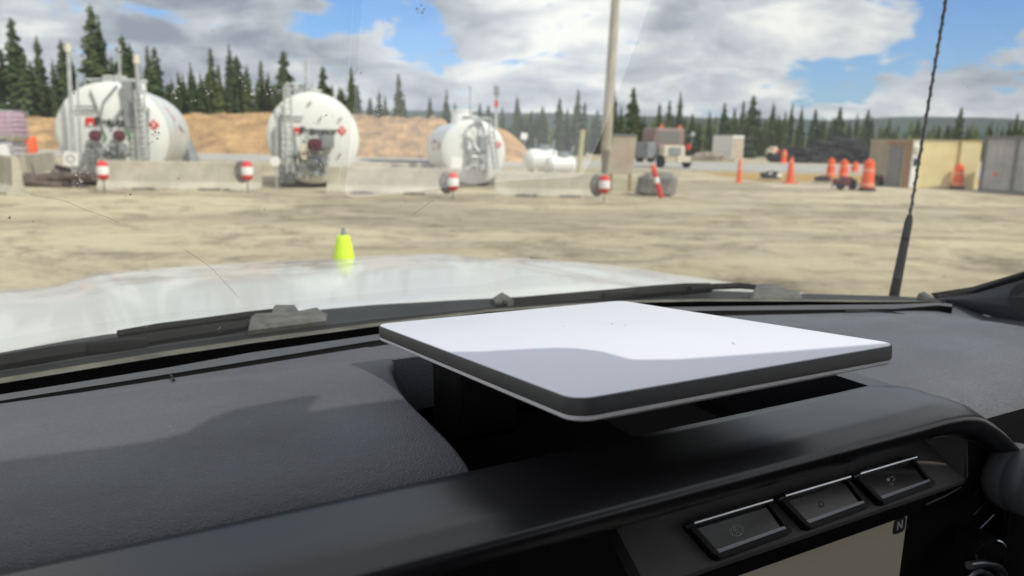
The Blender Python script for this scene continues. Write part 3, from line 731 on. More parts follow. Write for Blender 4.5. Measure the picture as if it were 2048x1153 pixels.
# other pillar (driver side) and door cards, roof, floor, rear wall
pl = [Vector((2 * XC - p.x, p.y, p.z)) for p in edge]; pl2 = [Vector((2 * XC - p.x, p.y, p.z)) for p in low]
grid_mesh('pillar_trim', [pl, pl2], MATS['pillar_plastic'], truck)
def grille_mat():
    m, N, L, b = new_mat('speaker_mesh'); tc = N.new('ShaderNodeTexCoord'); v = N.new('ShaderNodeTexVoronoi'); v.inputs['Scale'].default_value = 420; v.inputs['Randomness'].default_value = .15
    L.new(tc.outputs['Object'], v.inputs['Vector']); r = N.new('ShaderNodeValToRGB'); L.new(v.outputs['Distance'], r.inputs[0])
    r.color_ramp.elements[0].position = .30; r.color_ramp.elements[0].color = (.004, .004, .004, 1); r.color_ramp.elements[1].position = .42; r.color_ramp.elements[1].color = (.06, .06, .065, 1)
    L.new(r.outputs[0], b.inputs['Base Color']); b.inputs['Roughness'].default_value = .6; return m
def sail(px, py):
    v = TR(cdir(px, py)); return v * (1.0815 / v.x)
bm = bmesh.new(); P = [sail(2052 + 36 * math.cos(R_(a)), 600 + 34 * math.sin(R_(a))) for a in range(0, 360, 12)]
a = [bm.verts.new(p) for p in P]; b = [bm.verts.new(p + Vector((.006, 0, 0))) for p in P]; bm.faces.new(a)
for i in range(len(P)): bm.faces.new((a[i], b[i], b[(i + 1) % len(P)], a[(i + 1) % len(P)]))
finish('speaker_grille', bm, grille_mat(), pil)

# roof with header edge, sun visor, mirror
rows = []
for y0 in (0, .5, 1.0, 1.5, 2.0):
    row = []
    for i in range(25):
        x = XC - .68 + 1.36 * i / 24
        y = hdr(x) - y0 * 1.0
        row.append(Vector((x, y, .362 + .05 * sstep(0, .6, y0) - .06 * (abs(x - XC) / .68) ** 4)))
    rows.append(row)
rf = grid_mesh('roof', rows, M_CLOTH, truck)
sol = rf.modifiers.new('solid', 'SOLIDIFY'); sol.thickness = .04; sol.offset = 1
bm = bmesh.new()
vis = [(-.24, -.16), (-.20, -.03), (-.1, -.010), (.06, -.002), (.15, -.004), (.215, -.010), (.238, -.004), (.254, .016), (.272, .027), (.300, .031), (.325, .034), (.312, .012), (.302, -.012), (.30, -.17), (.0, -.22)]
a = [bm.verts.new((x, y, .350)) for x, y in vis]; b = [bm.verts.new((x, y, .358)) for x, y in vis]
bm.faces.new(a); bm.faces.new(b[::-1])
for i in range(len(vis)): bm.faces.new((a[i], a[(i + 1) % len(vis)], b[(i + 1) % len(vis)], b[i]))
finish('sun_visor', bm, M_CLOTH, truck)
bm = bmesh.new()
mh = [(.29, -.22), (.29, -.003), (.34, -.001), (.379, -.004), (.400, -.016), (.427, -.024), (.446, -.031), (.457, -.040), (.456, -.055), (.455, -.072), (.462, -.086), (.485, -.100), (.53, -.112), (.60, -.128), (.70, -.15), (.70, -.22)]
a = [bm.verts.new((x, y, .340)) for x, y in mh]; b = [bm.verts.new((x, y, .359)) for x, y in mh]
bm.faces.new(a); bm.faces.new(b[::-1])
for i in range(len(mh)): bm.faces.new((a[i], a[(i + 1) % len(mh)], b[(i + 1) % len(mh)], b[i]))
box(bm, (.40, -.13, .28), (.22, .035, .06), bev=.012)
finish('rear_view_mirror', bm, M_DARK, truck)
for s in (-1, 1):
    x = XC + s * .72
    bm = bmesh.new(); box(bm, (x, -.60, -.68), (.06, 2.0, .82), bev=.02)
    for yy in (-.62, -1.65): box(bm, (XC + s * .70, yy, .04), (.05, .10, .66))
    finish('door', bm, mat('door_card', (.04, .04, .043), .7, var=.1), truck)
bm = bmesh.new(); box(bm, (XC, -1.75, -.35), (1.5, .06, 1.4)); box(bm, (XC, -.4, -1.08), (1.5, 2.8, .06))
for sx in (-.37, .37):
    box(bm, (XC + sx, -.75, -.72), (.52, .55, .18), bev=.05); box(bm, (XC + sx, -1.02, -.35), (.5, .16, .62), Euler((R_(-14), 0, 0)).to_matrix(), bev=.05); box(bm, (XC + sx, -1.12, .04), (.26, .1, .17), bev=.03)
finish('seat', bm, mat('seat_cloth', (.10, .10, .105), .9, var=.15, vscale=12), truck)
bm = bmesh.new(); box(bm, (XC, .52, -.75), (1.5, .03, .9)); finish('firewall', bm, M_DARK, truck)
# roof outer ends etc. painted sills of the body
bm = bmesh.new()
for s in (-1, 1): box(bm, (XC + s * .80, -.65, -.78), (.06, 2.2, .80), bev=.03)
finish('body_side', bm, M_HOOD, truck)
for sx in (-.78, .78):
    for yy in (1.45, -2.0):
        bm = bmesh.new(); Mw = Matrix.Translation((XC + sx, yy, -1.345)) @ Euler((0, PI / 2, 0)).to_matrix().to_4x4()
        lathe(bm, [(.20, -.13), (.36, -.13), (.40, -.10), (.405, 0), (.40, .10), (.36, .13), (.20, .13)], 32, Mw); wh = finish('wheel', bm, M_RUB, truck, True, 40)
        bm = bmesh.new(); lathe(bm, [(0, -.08), (.20, -.10), (.20, .10), (0, .08)], 24, Mw); finish('wheel_rim', bm, M_STEELS, wh, True, 40)

# ---- wipers
def wiper(hinge, arm_px, blade_px, lab):
    """hinge: outline (px,py) of the cover; arms and blades as sight-line paths just above the cowl"""
    bm = bmesh.new()
    P = [tz(px, py, -.226) for px, py in hinge]; c = sum(P, Vector()) / len(P)
    # the cover as a domed solid standing on the cowl
    a = [bm.verts.new(p) for p in P]; b = [bm.verts.new(p.lerp(c, .12) + Vector((0, 0, .004))) for p in P]; d = [bm.verts.new(p + Vector((0, .012, -.03))) for p in P]
    bm.faces.new(b)
    k = len(P)
    for i in range(k):
        bm.faces.new((a[i], a[(i + 1) % k], b[(i + 1) % k], b[i])); bm.faces.new((d[i], d[(i + 1) % k], a[(i + 1) % k], a[i]))
    w_ = finish('wiper', bm, M_HINGE, truck, True, 50); tag(w_, label=lab)
    for nm, (pts, r, z) in (('wiper_arm', arm_px), ('wiper_blade', blade_px)):
        bm = bmesh.new(); rs_ = [r * (1 if i not in (0, len(pts) - 1) else .8) for i in range(len(pts))]
        path_tube(bm, [tz(px, py, z) for px, py in pts], rs_, 8)
        if nm == 'wiper_blade':
            q = pts[len(pts) // 2]; box(bm, tz(q[0], q[1], z + .004), (.06, .012, .012), Euler((0, 0, -.1)).to_matrix(), bev=.003)
        finish(nm, bm, M_RUB, w_, True)
    return w_
wiper([(496, 662), (502, 634), (540, 632), (548, 614), (590, 614), (600, 628), (640, 620), (655, 630), (652, 642)],
      ([(545, 624), (490, 632), (400, 645), (320, 655), (236, 668)], .0055, -.232), ([(500, 650), (430, 660), (345, 673), (236, 690), (120, 706), (0, 726), (-160, 752)], .0085, -.236), 'driver side windshield wiper')
wiper([(1503, 598), (1506, 584), (1512, 572), (1552, 571), (1572, 582), (1602, 589), (1606, 598)],
      ([(1530, 577), (1480, 572), (1425, 574), (1380, 578)], .0055, -.232), ([(1420, 576), (1370, 579), (1310, 583), (1240, 590), (1150, 598), (1040, 608), (995, 612)], .0105, -.236), 'passenger side windshield wiper')
bm = bmesh.new(); path_tube(bm, [tz(985, 606, -.228), tz(1004, 600, -.226), tz(1022, 606, -.228)], [.006, .011, .007], 10); finish('washer_nozzle', bm, M_HINGE, truck, True)
bm = bmesh.new(); path_tube(bm, [tz(1846, 596, -.23), tz(1868, 604, -.228)], [.010, .006], 8); finish('cowl_end_cap', bm, M_HINGE, truck, True)

# ---- whip antenna
bm = bmesh.new()
A0, A1, A2 = ty(1788, 592, .85), ty(1820, 430, .85), ty(1902, -60, .85)
path_tube(bm, [A0 - Vector((0, 0, .06)), A0, A0.lerp(A1, .5), A0.lerp(A1, .92), A1], [.0095, .0092, .0078, .0070, .0042], 12)
ant = finish('antenna', bm, M_RUB, truck, True)
bm = bmesh.new(); pts = []
for i in range(240):
    t = i / 239; p = A1.lerp(A2, t * 1.25)
    pts.append(p)
path_tube(bm, pts, .0025, 8)
hp = []
for i in range(420):
    t = i / 419; p = A1.lerp(A2, t * 1.25); a = t * 2 * PI * 22
    hp.append(p + Vector((.0027 * math.cos(a), .0027 * math.sin(a), 0)))
path_tube(bm, hp, .0013, 5)
finish('antenna_whip', bm, M_BLACK, ant, True, 80)

# ================================================================== SATELLITE DISH on the dash tray
r1 = Vector((.86046, .48795, -.00746)).normalized(); r2 = Vector((-.50070, .87273, -.09774)); r2 = (r2 - r1 * r2.dot(r1)).normalized(); nn3 = r1.cross(r2)
dish = empty('satellite_antenna', label='flat white square satellite internet dish with dark grey rim lying on the dashboard', cat='satellite dish')
dish.matrix_world = Matrix(((r1.x, r2.x, nn3.x, .032036), (r1.y, r2.y, nn3.y, .34568), (r1.z, r2.z, nn3.z, EYE - .122994), (0, 0, 0, 1)))
DW, DL = .259, .2985
def rr2(ins, r, n=8):
    P = []
    for cx, cy, a0 in ((DW - r - ins, DL - r - ins, 0), (r + ins, DL - r - ins, 90), (r + ins, r + ins, 180), (DW - r - ins, r + ins, 270)):
        for k in range(n + 1):
            a = R_(a0 + 90 * k / n); P.append((cx + r * math.cos(a), cy + r * math.sin(a)))
    return P
def stack(name, layers, m, parent, cap0=True, cap1=True):
    bm = bmesh.new(); rings = []
    for ins, r, z in layers: rings.append([bm.verts.new((x, y, z)) for x, y in rr2(ins, r)])
    k = len(rings[0])
    for a, b in zip(rings, rings[1:]):
        for i in range(k): bm.faces.new((a[i], a[(i + 1) % k], b[(i + 1) % k], b[i]))
    if cap0: bm.faces.new(rings[0])
    if cap1: bm.faces.new(rings[-1][::-1])
    return finish(name, bm, m, parent, True, 35)
stack('face_panel', [(.0011, .0115, -.0012), (.0011, .0115, -.0003), (.0016, .011, .0)], M_DISHTOP, dish)
stack('rim', [(.0013, .0113, -.0009), (.0004, .0122, -.0008), (0, .0126, -.0014), (0, .0126, -.0092), (.0006, .012, -.0098), (.002, .011, -.0098)], M_DISHRIM, dish, False, False)
stack('base_shell', [(.0016, .0112, -.0094), (.0004, .0122, -.0099), (.0004, .0122, -.0118), (.0014, .0115, -.0128), (.012, .02, -.0142), (.02, .02, -.020), (.05, .02, -.024)], M_DISHBASE, dish)
bm = bmesh.new(); box(bm, (.055, .225, -.052), (.05, .055, .060), bev=.006); box(bm, (.15, .22, -.030), (.13, .10, .016), bev=.006)
finish('mount', bm, M_DARK, dish)
for (x, y, s) in ((.155, .175, .004), (.16, .165, .0022), (.17, .06, .003), (.118, .19, .0018)):
    bm = bmesh.new(); path_tube(bm, [(x, y, .0003), (x + s, y + s * 1.2, .0003), (x + s * 1.2, y + s * 2, .0003)], .00018, 4)
    finish('scuff', bm, mat('scuff_grey', (.5, .5, .52), .8), dish)

# blue bag below the vent
bg_ = empty('fabric_bag', label='blue fabric bag with a dark red band, low down beneath the round air vent', cat='bag')
bg_.location = Vector((0, 0, EYE)) + tR * .775 + tH * .345 + Vector((0, 0, -.392))
bg_.rotation_euler = (0, 0, YAW)
def softbox(name, c, s, m, parent, seed):
    bm = bmesh.new(); r = bmesh.ops.create_icosphere(bm, subdivisions=4, radius=1); rs = random.Random(seed); ph = [rs.uniform(0, 6) for _ in range(6)]
    for v in bm.verts:
        p = v.co; q = Vector([math.copysign(abs(k) ** .55, k) for k in p])
        q *= 1 + .05 * math.sin(7 * p.x + ph[0]) * math.sin(6 * p.z + ph[1]) + .03 * math.sin(15 * p.z + 4 * p.y + ph[2])
        v.co = Vector(c) + Vector((q.x * s[0], q.y * s[1], q.z * s[2]))
    return finish(name, bm, m, parent, True, 180)
softbox('bag_body', (0, .03, -.02), (.075, .04, .075), M_BLUE, bg_, 1)
softbox('bag_band', (0, .027, .022), (.077, .041, .013), M_DKRED, bg_, 2)
softbox('bag_flap', (.0, .025, .048), (.076, .041, .011), M_BLUE, bg_, 3)
# ================================================================== lime cone on the hood's front edge
cn = empty('marker_cone', label='lime green cone with a small grey tip on the front edge of the hood', cat='cone')
cloc = at(688, 523, 2.06); cn.location = cloc
s_ = 2.06 / 1480
bm = bmesh.new(); lathe(bm, [(0, -.012), (23 * s_, -.012), (23 * s_, 0), (22 * s_, .006), (16.5 * s_, 36 * s_), (14 * s_, 44 * s_), (13.8 * s_, 50 * s_), (11.5 * s_, 53 * s_), (0, 54 * s_)], 28); finish('cone_body', bm, M_LIME, cn, True, 40)
bm = bmesh.new(); lathe(bm, [(5 * s_, 53 * s_), (5 * s_, 60 * s_), (3.5 * s_, 61 * s_), (3.4 * s_, 68 * s_), (0, 69 * s_)], 14); finish('cone_tip', bm, M_GREY, cn, True, 40)


# ================================================================== OUTDOORS: the ground
def gpoly(name, pts, m, z, **k):
    P = [gd(x, y) for x, y in pts]; o = mesh(name, [(p.x, p.y, z) for p in P], [tuple(range(len(P)))], m); return tag(o, kind='structure', **k)
tag(mesh('ground', [(-3400, -3400, 0), (3400, -3400, 0), (3400, 3400, 0), (-3400, 3400, 0)], [(0, 1, 2, 3)], M_GROUND), kind='structure')
def wavy(name, left, right, y0, y1, m, z, seed, n=60, amp=1.2):
    rs = random.Random(seed); V = []; F = []
    ph = [rs.uniform(0, 6) for _ in range(4)]
    for i in range(n + 1):
        x = left + (right - left) * i / n
        w1 = amp * (math.sin(x * .13 + ph[0]) + .5 * math.sin(x * .41 + ph[1])) ; w2 = amp * (math.sin(x * .11 + ph[2]) + .5 * math.sin(x * .37 + ph[3]))
        V += [(x, y0(x) + w1 * .5, z), (x, y1(x) + w2, z)]
    for i in range(n): F.append((2 * i, 2 * i + 2, 2 * i + 3, 2 * i + 1))
    return tag(mesh(name, V, F, m), kind='structure')
wavy('road', -70, 130, lambda x: 57 + .02 * x, lambda x: 84 + .06 * x, M_ROAD, .006, 1)
wavy('verge', 13, 60, lambda x: 40.5 + (x - 13) * .02, lambda x: 52 - .05 * (x - 13), M_GRASSY, .008, 2, amp=.5)
wavy('field', -400, 400, lambda x: 150, lambda x: 1500, M_SCRUB, .01, 3, amp=4)
# pale track in front of the containers
wavy('track', 12, 60, lambda x: 34.2 - .12 * (x - 12), lambda x: 37.5 - .10 * (x - 12), mat('pale_track', (.52, .45, .33), .95, var=.1, vscale=1), .004, 4, amp=.3)

# far hills
def hills(name, Y, sil, depth, m, seed):
    rs = random.Random(seed); rows = []
    xs = list(range(-2600, 4700, 40))
    for t in (0, .12, .3, .5, .7, .85, 1.0, 1.3):
        row = []
        for px in xs:
            v = cdir(px, 200); X = v.x / v.y * Y
            top = interp(sil, px)[0]; zt = at(px, top, Y).z
            z = zt * (sstep(0, 1, t) if t <= 1 else .8) * (1 + .03 * rs.uniform(-1, 1)) - 2 * (t == 0)
            row.append((X * (1 + .02 * math.sin(px * .01)), Y - depth * (1 - t) + 30 * math.sin(px * .013 + t * 5) * t, z))
        rows.append(row)
    return tag(grid_mesh(name, rows, m), kind='structure')
hills('hills', 2600, [(-2600, 190), (-1200, 215), (0, 232), (400, 228), (700, 222), (870, 223), (1000, 227), (1100, 226), (1250, 231), (1400, 236), (1550, 238), (1700, 242), (1830, 234), (1950, 236), (2050, 244), (2400, 238), (3600, 250), (4700, 300)], 900, M_HILL, 1)
hills('hills', 1500, [(-2600, 240), (0, 258), (800, 262), (1150, 262), (1300, 258), (1450, 264), (1600, 270), (1750, 266), (1900, 262), (2050, 262), (2400, 270), (4700, 330)], 500, M_HILL, 2)

# earth banks
def bank(label, sil, Yt, Yc, m, seed, rough=1.0):
    rs = random.Random(seed); rows = []
    x0, x1 = sil[0][0], sil[-1][0]; n = int((x1 - x0) / 5)
    lump = [[rs.gauss(0, 1) for _ in range(n // 3 + 3)] for _ in range(12)]
    T = [0, .06, .15, .27, .4, .55, .7, .82, .93, 1.0, 1.15, 1.4, 1.7]
    for j, t in enumerate(T):
        row = []
        for i in range(n + 1):
            px = x0 + (x1 - x0) * i / n; Y = Yt + (Yc - Yt) * t
            v = cdir(px, 250); X = v.x / v.y * Y
            zt = max(0, at(px, interp(sil, px)[0], Yc).z)
            f = min(1, t) ** .8 if t <= 1 else max(0, 1 - (t - 1) / .7)
            a = i / 3; k = int(a); fr = a - k
            nz = (lump[j % 12][k] * (1 - fr) + lump[j % 12][k + 1] * fr) * .24 * rough + rs.gauss(0, .08) * rough
            if t in (0, 1.7): nz = 0
            row.append((X, Y + nz, max(zt * f + nz * (.55 if t < .95 else .25) * min(1, zt), -.05)))
        rows.append(row)
    o = grid_mesh('earth_bank', rows, m, None, False); return tag(o, label=label, cat='earth bank')
bank('long orange earth bank behind the two biggest tanks, spruces rising behind it', [(-260, 236), (-60, 236), (30, 240), (60, 234), (130, 241), (250, 238), (370, 229), (400, 226), (460, 230), (520, 225), (560, 229), (640, 234), (690, 262), (720, 300), (740, 318)], 80, 91, M_DIRT, 1, 1.5)
bank('clodded brown earth bank right of the second tank', [(640, 300), (668, 245), (690, 232), (740, 231), (800, 235), (850, 234), (885, 240), (920, 262), (960, 300), (975, 316)], 76, 86, M_DIRT2, 2, 2.4)
bank('smooth orange soil heap tapering off to the right behind the third tank', [(870, 300), (900, 255), (960, 246), (1000, 257), (1020, 266), (1040, 282), (1055, 298), (1070, 312)], 70, 78, M_DIRT, 3, .6)

# ================================================================== spruces
def spruce_mesh(seed, wide, nlev=52, bare=.04):
    rs = random.Random(seed); V = []; F = []
    def tri(a, b, c):
        n = len(V); V.extend((a, b, c)); F.append((n, n + 1, n + 2))
    top_club = rs.uniform(.85, 1.25)
    for i in range(nlev):
        t = i / (nlev - 1); z = bare + (1 - bare) * t
        prof_ = (1 - t) ** .42 * (1 - .25 * (1 - t) ** 3) * .82
        if t > .80: prof_ = max(prof_ * .8, .26 * top_club * (1 - (t - .80) / .2) ** .5)
        Rm = wide * (prof_ + .03) * rs.uniform(.72, 1.2)
        nb = 9 if t < .8 else 6
        ph = rs.uniform(0, 6.3)
        for b in range(nb):
            if rs.random() < .12: continue
            a = ph + 2 * PI * b / nb + rs.uniform(-.35, .35); Rr = Rm * rs.uniform(.55, 1.2)
            ca, sa = math.cos(a), math.sin(a); dr = Rr * rs.uniform(.15, .5)
            # a drooping bough of overlapping ragged sprays
            for s in range(6):
                f0 = s / 6; f1 = f0 + .34
                r0, r1_ = Rr * f0, Rr * min(1.05, f1); z0 = z - dr * f0 ** 1.3; z1 = z - dr * f1 ** 1.3
                wd = Rr * .40 * (1.15 - f0) * rs.uniform(.7, 1.4) + .004
                tw = rs.uniform(-.5, .5); hang = wd * rs.uniform(.4, 1.2)
                tri((r0 * ca, r0 * sa, z0 + .003), (r1_ * ca - wd * sa, r1_ * sa + wd * ca, z1 - hang * rs.random()), (r1_ * ca + wd * sa * .4, r1_ * sa - wd * ca * .4, z1 - hang * tw))
                tri((r0 * ca, r0 * sa, z0), (r1_ * ca + wd * sa, r1_ * sa - wd * ca, z1 - hang * rs.random()), (r1_ * ca * .9, r1_ * sa * .9, z1 - hang * 1.1))
    me = bpy.data.meshes.new('spruce_crown'); me.from_pydata(V, [], F); me.update()
    return me
def trunk_mesh(seed):
    bm = bmesh.new(); rs = random.Random(seed)
    path_tube(bm, [(0, 0, -.01), (rs.uniform(-.004, .004), rs.uniform(-.004, .004), .35), (rs.uniform(-.004, .004), 0, .7), (0, 0, .99)], [.0125, .0095, .0055, .0015], 7)
    me = bpy.data.meshes.new('spruce_trunk'); bm.to_mesh(me); bm.free(); me.materials.append(M_BARK); return me
CROWNS = []
for i in range(7):
    me = spruce_mesh(20 + i, (.095, .11, .125, .10, .135, .12, .17)[i]); me.materials.append(M_NEEDLE2 if i in (2, 5) else M_NEEDLE); CROWNS.append(me)
TRUNKS = [trunk_mesh(i) for i in range(3)]
trs = random.Random(99)
def tree(px, top, Y, label, group, ci=None, base=0.0):
    p = at(px, top, Y); h = p.z - base
    e = empty('spruce', (p.x, p.y, base), trs.uniform(0, 6.28), label=label, cat='tree', group=group)
    e.scale = (h * trs.uniform(.9, 1.15), h * trs.uniform(.9, 1.15), h)
    c = bpy.data.objects.new('crown', CROWNS[trs.randrange(7) if ci is None else ci]); COL.objects.link(c); c.parent = e
    t = bpy.data.objects.new('trunk', TRUNKS[trs.randrange(3)]); COL.objects.link(t); t.parent = e
    return e
TL = [(0, 95), (20, 33), (45, 105), (72, 70), (104, 118), (120, 78), (133, 95), (180, 8), (195, 28), (222, 112), (243, 70), (258, 85), (272, 115), (293, 90), (308, 92), (335, 165), (355, 142), (380, 125), (400, 170), (420, 95), (436, 128), (457, 88), (472, 110), (492, 130),
      (521, 120), (535, 145), (548, 165), (566, 100), (582, 150), (600, 168), (645, 132), (660, 190), (702, 132), (714, 168), (740, 195), (758, 180), (770, 192), (797, 147), (808, 195), (860, 195), (893, 178), (910, 205), (960, 206), (977, 210), (1005, 214), (1035, 192), (1060, 225), (1085, 210),
      (1120, 195), (1135, 215), (1157, 178), (1170, 202), (1195, 220), (1228, 170), (1243, 210), (1268, 174), (1275, 206), (1320, 205), (1340, 200), (1362, 182), (1347, 225), (1385, 225), (1400, 235), (1420, 220), (1450, 205), (1470, 215), (1488, 200), (1508, 190), (1520, 215), (1548, 205), (1560, 230),
      (1572, 222), (1586, 205), (1605, 210), (1632, 218), (1650, 235), (1668, 235), (1682, 213), (1700, 240), (1716, 225), (1738, 218), (1780, 235), (1838, 238), (1878, 250), (1897, 245), (1924, 213), (1940, 250), (1985, 240), (2006, 250), (2022, 240), (2036, 226), (2046, 240)]
ZONES = [(-999, 45, 'above the lilac totes'), (45, 130, 'above the lone orange drum'), (130, 330, 'behind the biggest tank'), (330, 512, 'between the two biggest tanks'), (512, 630, 'behind the ladder of the second tank'), (630, 725, 'behind the right side of the second tank'),
         (725, 850, 'above the clodded brown bank'), (850, 1015, 'behind the third tank'), (1015, 1215, 'between the third tank and the utility pole'), (1215, 1300, 'just right of the utility pole'), (1300, 1400, 'behind the faded red truck'), (1400, 1530, 'behind the small white box container'),
         (1530, 1620, 'above the tallest orange channelizer post'), (1620, 1750, 'behind the charred timber heap'), (1750, 1960, 'above the cream container'), (1960, 3000, 'above the grey container')]
ORD = ['first', 'second', 'third', 'fourth', 'fifth', 'sixth', 'seventh', 'eighth', 'ninth', 'tenth', 'eleventh']
for lo_, hi_, zn in ZONES:
    zs = sorted(t for t in TL if lo_ <= t[0] < hi_)
    for i, (px, top) in enumerate(zs):
        Y = (100 + trs.uniform(-4, 10)) if px < 620 else (115 + trs.uniform(-5, 15)) if px < 1180 else (128 + trs.uniform(-6, 18))
        big = hor(px) - top
        adj = 'tall' if big > 150 else 'slim' if big > 85 else 'small'
        ci = 6 if px in (1268,) else None
        tree(px, top, Y, f'{adj} spruce, {ORD[i]} from the left {zn}', 'spruces standing out of the tree line', ci)
for k in range(200):
    px = trs.uniform(-60, 330) if k < 62 else trs.uniform(330, 560) if k < 104 else trs.uniform(560, 700) if k < 124 else trs.uniform(700, 1180) if k < 156 else trs.uniform(1180, 1760) if k < 190 else trs.uniform(1760, 2120)
    if px < 330: top = trs.uniform(118, 205)
    elif px < 560: top = trs.uniform(142, 212)
    elif px < 700: top = trs.uniform(165, 218)
    elif px < 1180: top = trs.uniform(222, 250)
    elif px < 1760: top = trs.uniform(225, 262)
    else: top = trs.uniform(248, 272)
    zn = next(z[2] for z in ZONES if z[0] <= px < z[1])
    tree(px, top, (108 if px < 620 else 124 if px < 1180 else 140) + trs.uniform(-4, 22), 'one of the shorter spruces crowded together ' + zn, 'shorter spruces ' + zn)
def near_wood():
    import numpy as np
    me = spruce_mesh(77, .14, 24, .03); n = len(me.vertices); co = np.zeros(n * 3); me.vertices.foreach_get('co', co); co = co.reshape(-1, 3); bpy.data.meshes.remove(me)
    allv = []; rs = random.Random(41)
    for k in range(210):
        px = rs.uniform(-80, 330) if k < 70 else rs.uniform(330, 700) if k < 130 else rs.uniform(700, 1180) if k < 160 else rs.uniform(1180, 2150)
        top = rs.uniform(140, 212) if px < 330 else rs.uniform(165, 222) if px < 700 else rs.uniform(215, 245) if px < 1180 else rs.uniform(225, 262) if px < 1760 else rs.uniform(250, 272)
        Y = (112 if px < 620 else 130 if px < 1180 else 150) + rs.uniform(0, 25); p = at(px, top, Y); a = rs.uniform(0, 6.28); h = p.z; wv = h * rs.uniform(.8, 1.2)
        c, s = math.cos(a), math.sin(a); v = np.empty_like(co); v[:, 0] = (co[:, 0] * c - co[:, 1] * s) * wv + p.x; v[:, 1] = (co[:, 0] * s + co[:, 1] * c) * wv + p.y; v[:, 2] = co[:, 2] * h; allv.append(v)
    V = np.concatenate(allv); m2 = bpy.data.meshes.new('spruce_wood'); nv = len(V); m2.vertices.add(nv); m2.vertices.foreach_set('co', V.ravel()); m2.loops.add(nv); m2.loops.foreach_set('vertex_index', np.arange(nv, dtype=np.int32))
    m2.polygons.add(nv // 3); m2.polygons.foreach_set('loop_start', np.arange(0, nv, 3, dtype=np.int32)); m2.polygons.foreach_set('loop_total', np.full(nv // 3, 3, dtype=np.int32)); m2.update(); m2.validate(); m2.materials.append(M_NEEDLE)
    o = bpy.data.objects.new('spruce_wood', m2); COL.objects.link(o); tag(o, kind='stuff', label='crowded depth of the spruce wood behind the single trees', cat='wood')
near_wood()
# far spruce wood as one mass
def far_wood():
    rs = random.Random(12); V = []; F = []
    for k in range(2600):
        Y = rs.uniform(175, 620) if k % 3 else rs.uniform(170, 260); px = rs.uniform(-500, 2600); v = cdir(px, 250); X = v.x / v.y * Y
        h = rs.uniform(5, 9.5) * (1 if Y < 350 else 1.15); r = h * rs.uniform(.10, .16); a0 = rs.uniform(0, 6)
        for lv in range(5):
            zb = h * (.05 + .18 * lv); zt = zb + h * .30; rr_ = r * (1 - lv / 5.6) * rs.uniform(.8, 1.2); n = len(V); m_ = 7
            V.append((X, Y, min(h, zt)))
            for q in range(m_):
                a = a0 + 2 * PI * q / m_; rq = rr_ * rs.uniform(.6, 1.25); V.append((X + rq * math.cos(a), Y + rq * math.sin(a), zb + rs.uniform(-.05, .05) * h))
            for q in range(m_): F.append((n, n + 1 + q, n + 1 + (q + 1) % m_))
    return tag(mesh('far_wood', V, F, M_NEEDLE2), kind='stuff', label='far spruce wood reading as one dark green band', cat='wood')
far_wood()

# ================================================================== tanks
def kpx(Y): return (.981 * Y + .3) / 1480
class Tank: pass
def tank(label, f, base, rr_, bulge=.20):
    """f: (cx,cy,r) of the near end; rr_: (cx,cy,r) of the far end, all in sight-line pixels"""
    T_ = Tank(); Y0 = gd(f[0], base).y; R = f[2] * kpx(Y0); Y1 = (R * 1480 / rr_[2] - .3) / .981
    C0 = at(f[0], f[1], Y0); C1 = at(rr_[0], rr_[1], Y1); ax = Vector((C1.x - C0.x, C1.y - C0.y, 0)); Lg = ax.length
    rz = math.atan2(-ax.x, ax.y); T_.R = R; T_.zc = C0.z; T_.Y0 = Y0; T_.b = bulge * R; T_.L = Lg
    e = empty('fuel_tank', (C0.x, C0.y, 0), rz, label=label, cat='fuel tank'); T_.e = e
    T_.M = (Matrix.Translation((C0.x, C0.y, 0)) @ Matrix.Rotation(rz, 4, 'Z')).inverted()
    MY = Matrix.Translation((0, 0, C0.z)) @ Euler((R_(-90), 0, 0)).to_matrix().to_4x4()     # lathe z -> +y
    bm = bmesh.new(); pr = [(R * .985, .0), (R, .03), (R, .25)]
    for q in range(1, 4): pr += [(R, Lg * q / 4 - .03), (R * 1.004, Lg * q / 4), (R, Lg * q / 4 + .03)]
    pr += [(R, Lg)] + [(R * math.cos(a), Lg + T_.b * math.sin(a)) for a in (.3, .6, .9, 1.2, 1.45)] + [(0, Lg + T_.b)]
    lathe(bm, pr, 64, MY); finish('shell', bm, M_TANKW, e, True, 25)
    bm = bmesh.new(); lathe(bm, [(0, -T_.b)] + [(R * math.cos(a), -T_.b * math.sin(a)) for a in (1.45, 1.25, 1.0, .75, .5, .25, .1)] + [(R * .99, .0), (R * 1.008, .0), (R * 1.008, .06), (R * .99, .06)], 64, MY); finish('end_cap', bm, M_TANKW, e, True, 30)
    for yy in (.6, Lg - .9):
        bm = bmesh.new()
        zb = C0.z - R * .80
        V = [(-R * .75, yy - .15), (R * .75, yy - .15), (R * .75, yy + .15), (-R * .75, yy + .15)]
        box(bm, (0, yy, zb / 2 + .02), (R * 1.45, .35, zb + .04 + R * .12), bev=.02)
        finish('saddle', bm, M_CONCD, e)
    T_.P = lambda px, py, off=.03: surf(T_, px, py, off)
    return T_
def surf(T_, px, py, off):
    p = T_.M @ at(px, py, T_.Y0); rho = min(.999, math.hypot(p.x, p.z - T_.zc) / T_.R)
    return Vector((p.x, -T_.b * math.sqrt(1 - rho * rho) - off, p.z))
def pipes(T_, name, lines, r, m, off=.12, parent=None):
    bm = bmesh.new()
    for l in lines: path_tube(bm, [T_.P(*q, off) for q in l], r, 8)
    return finish(name, bm, m, parent or T_.e)
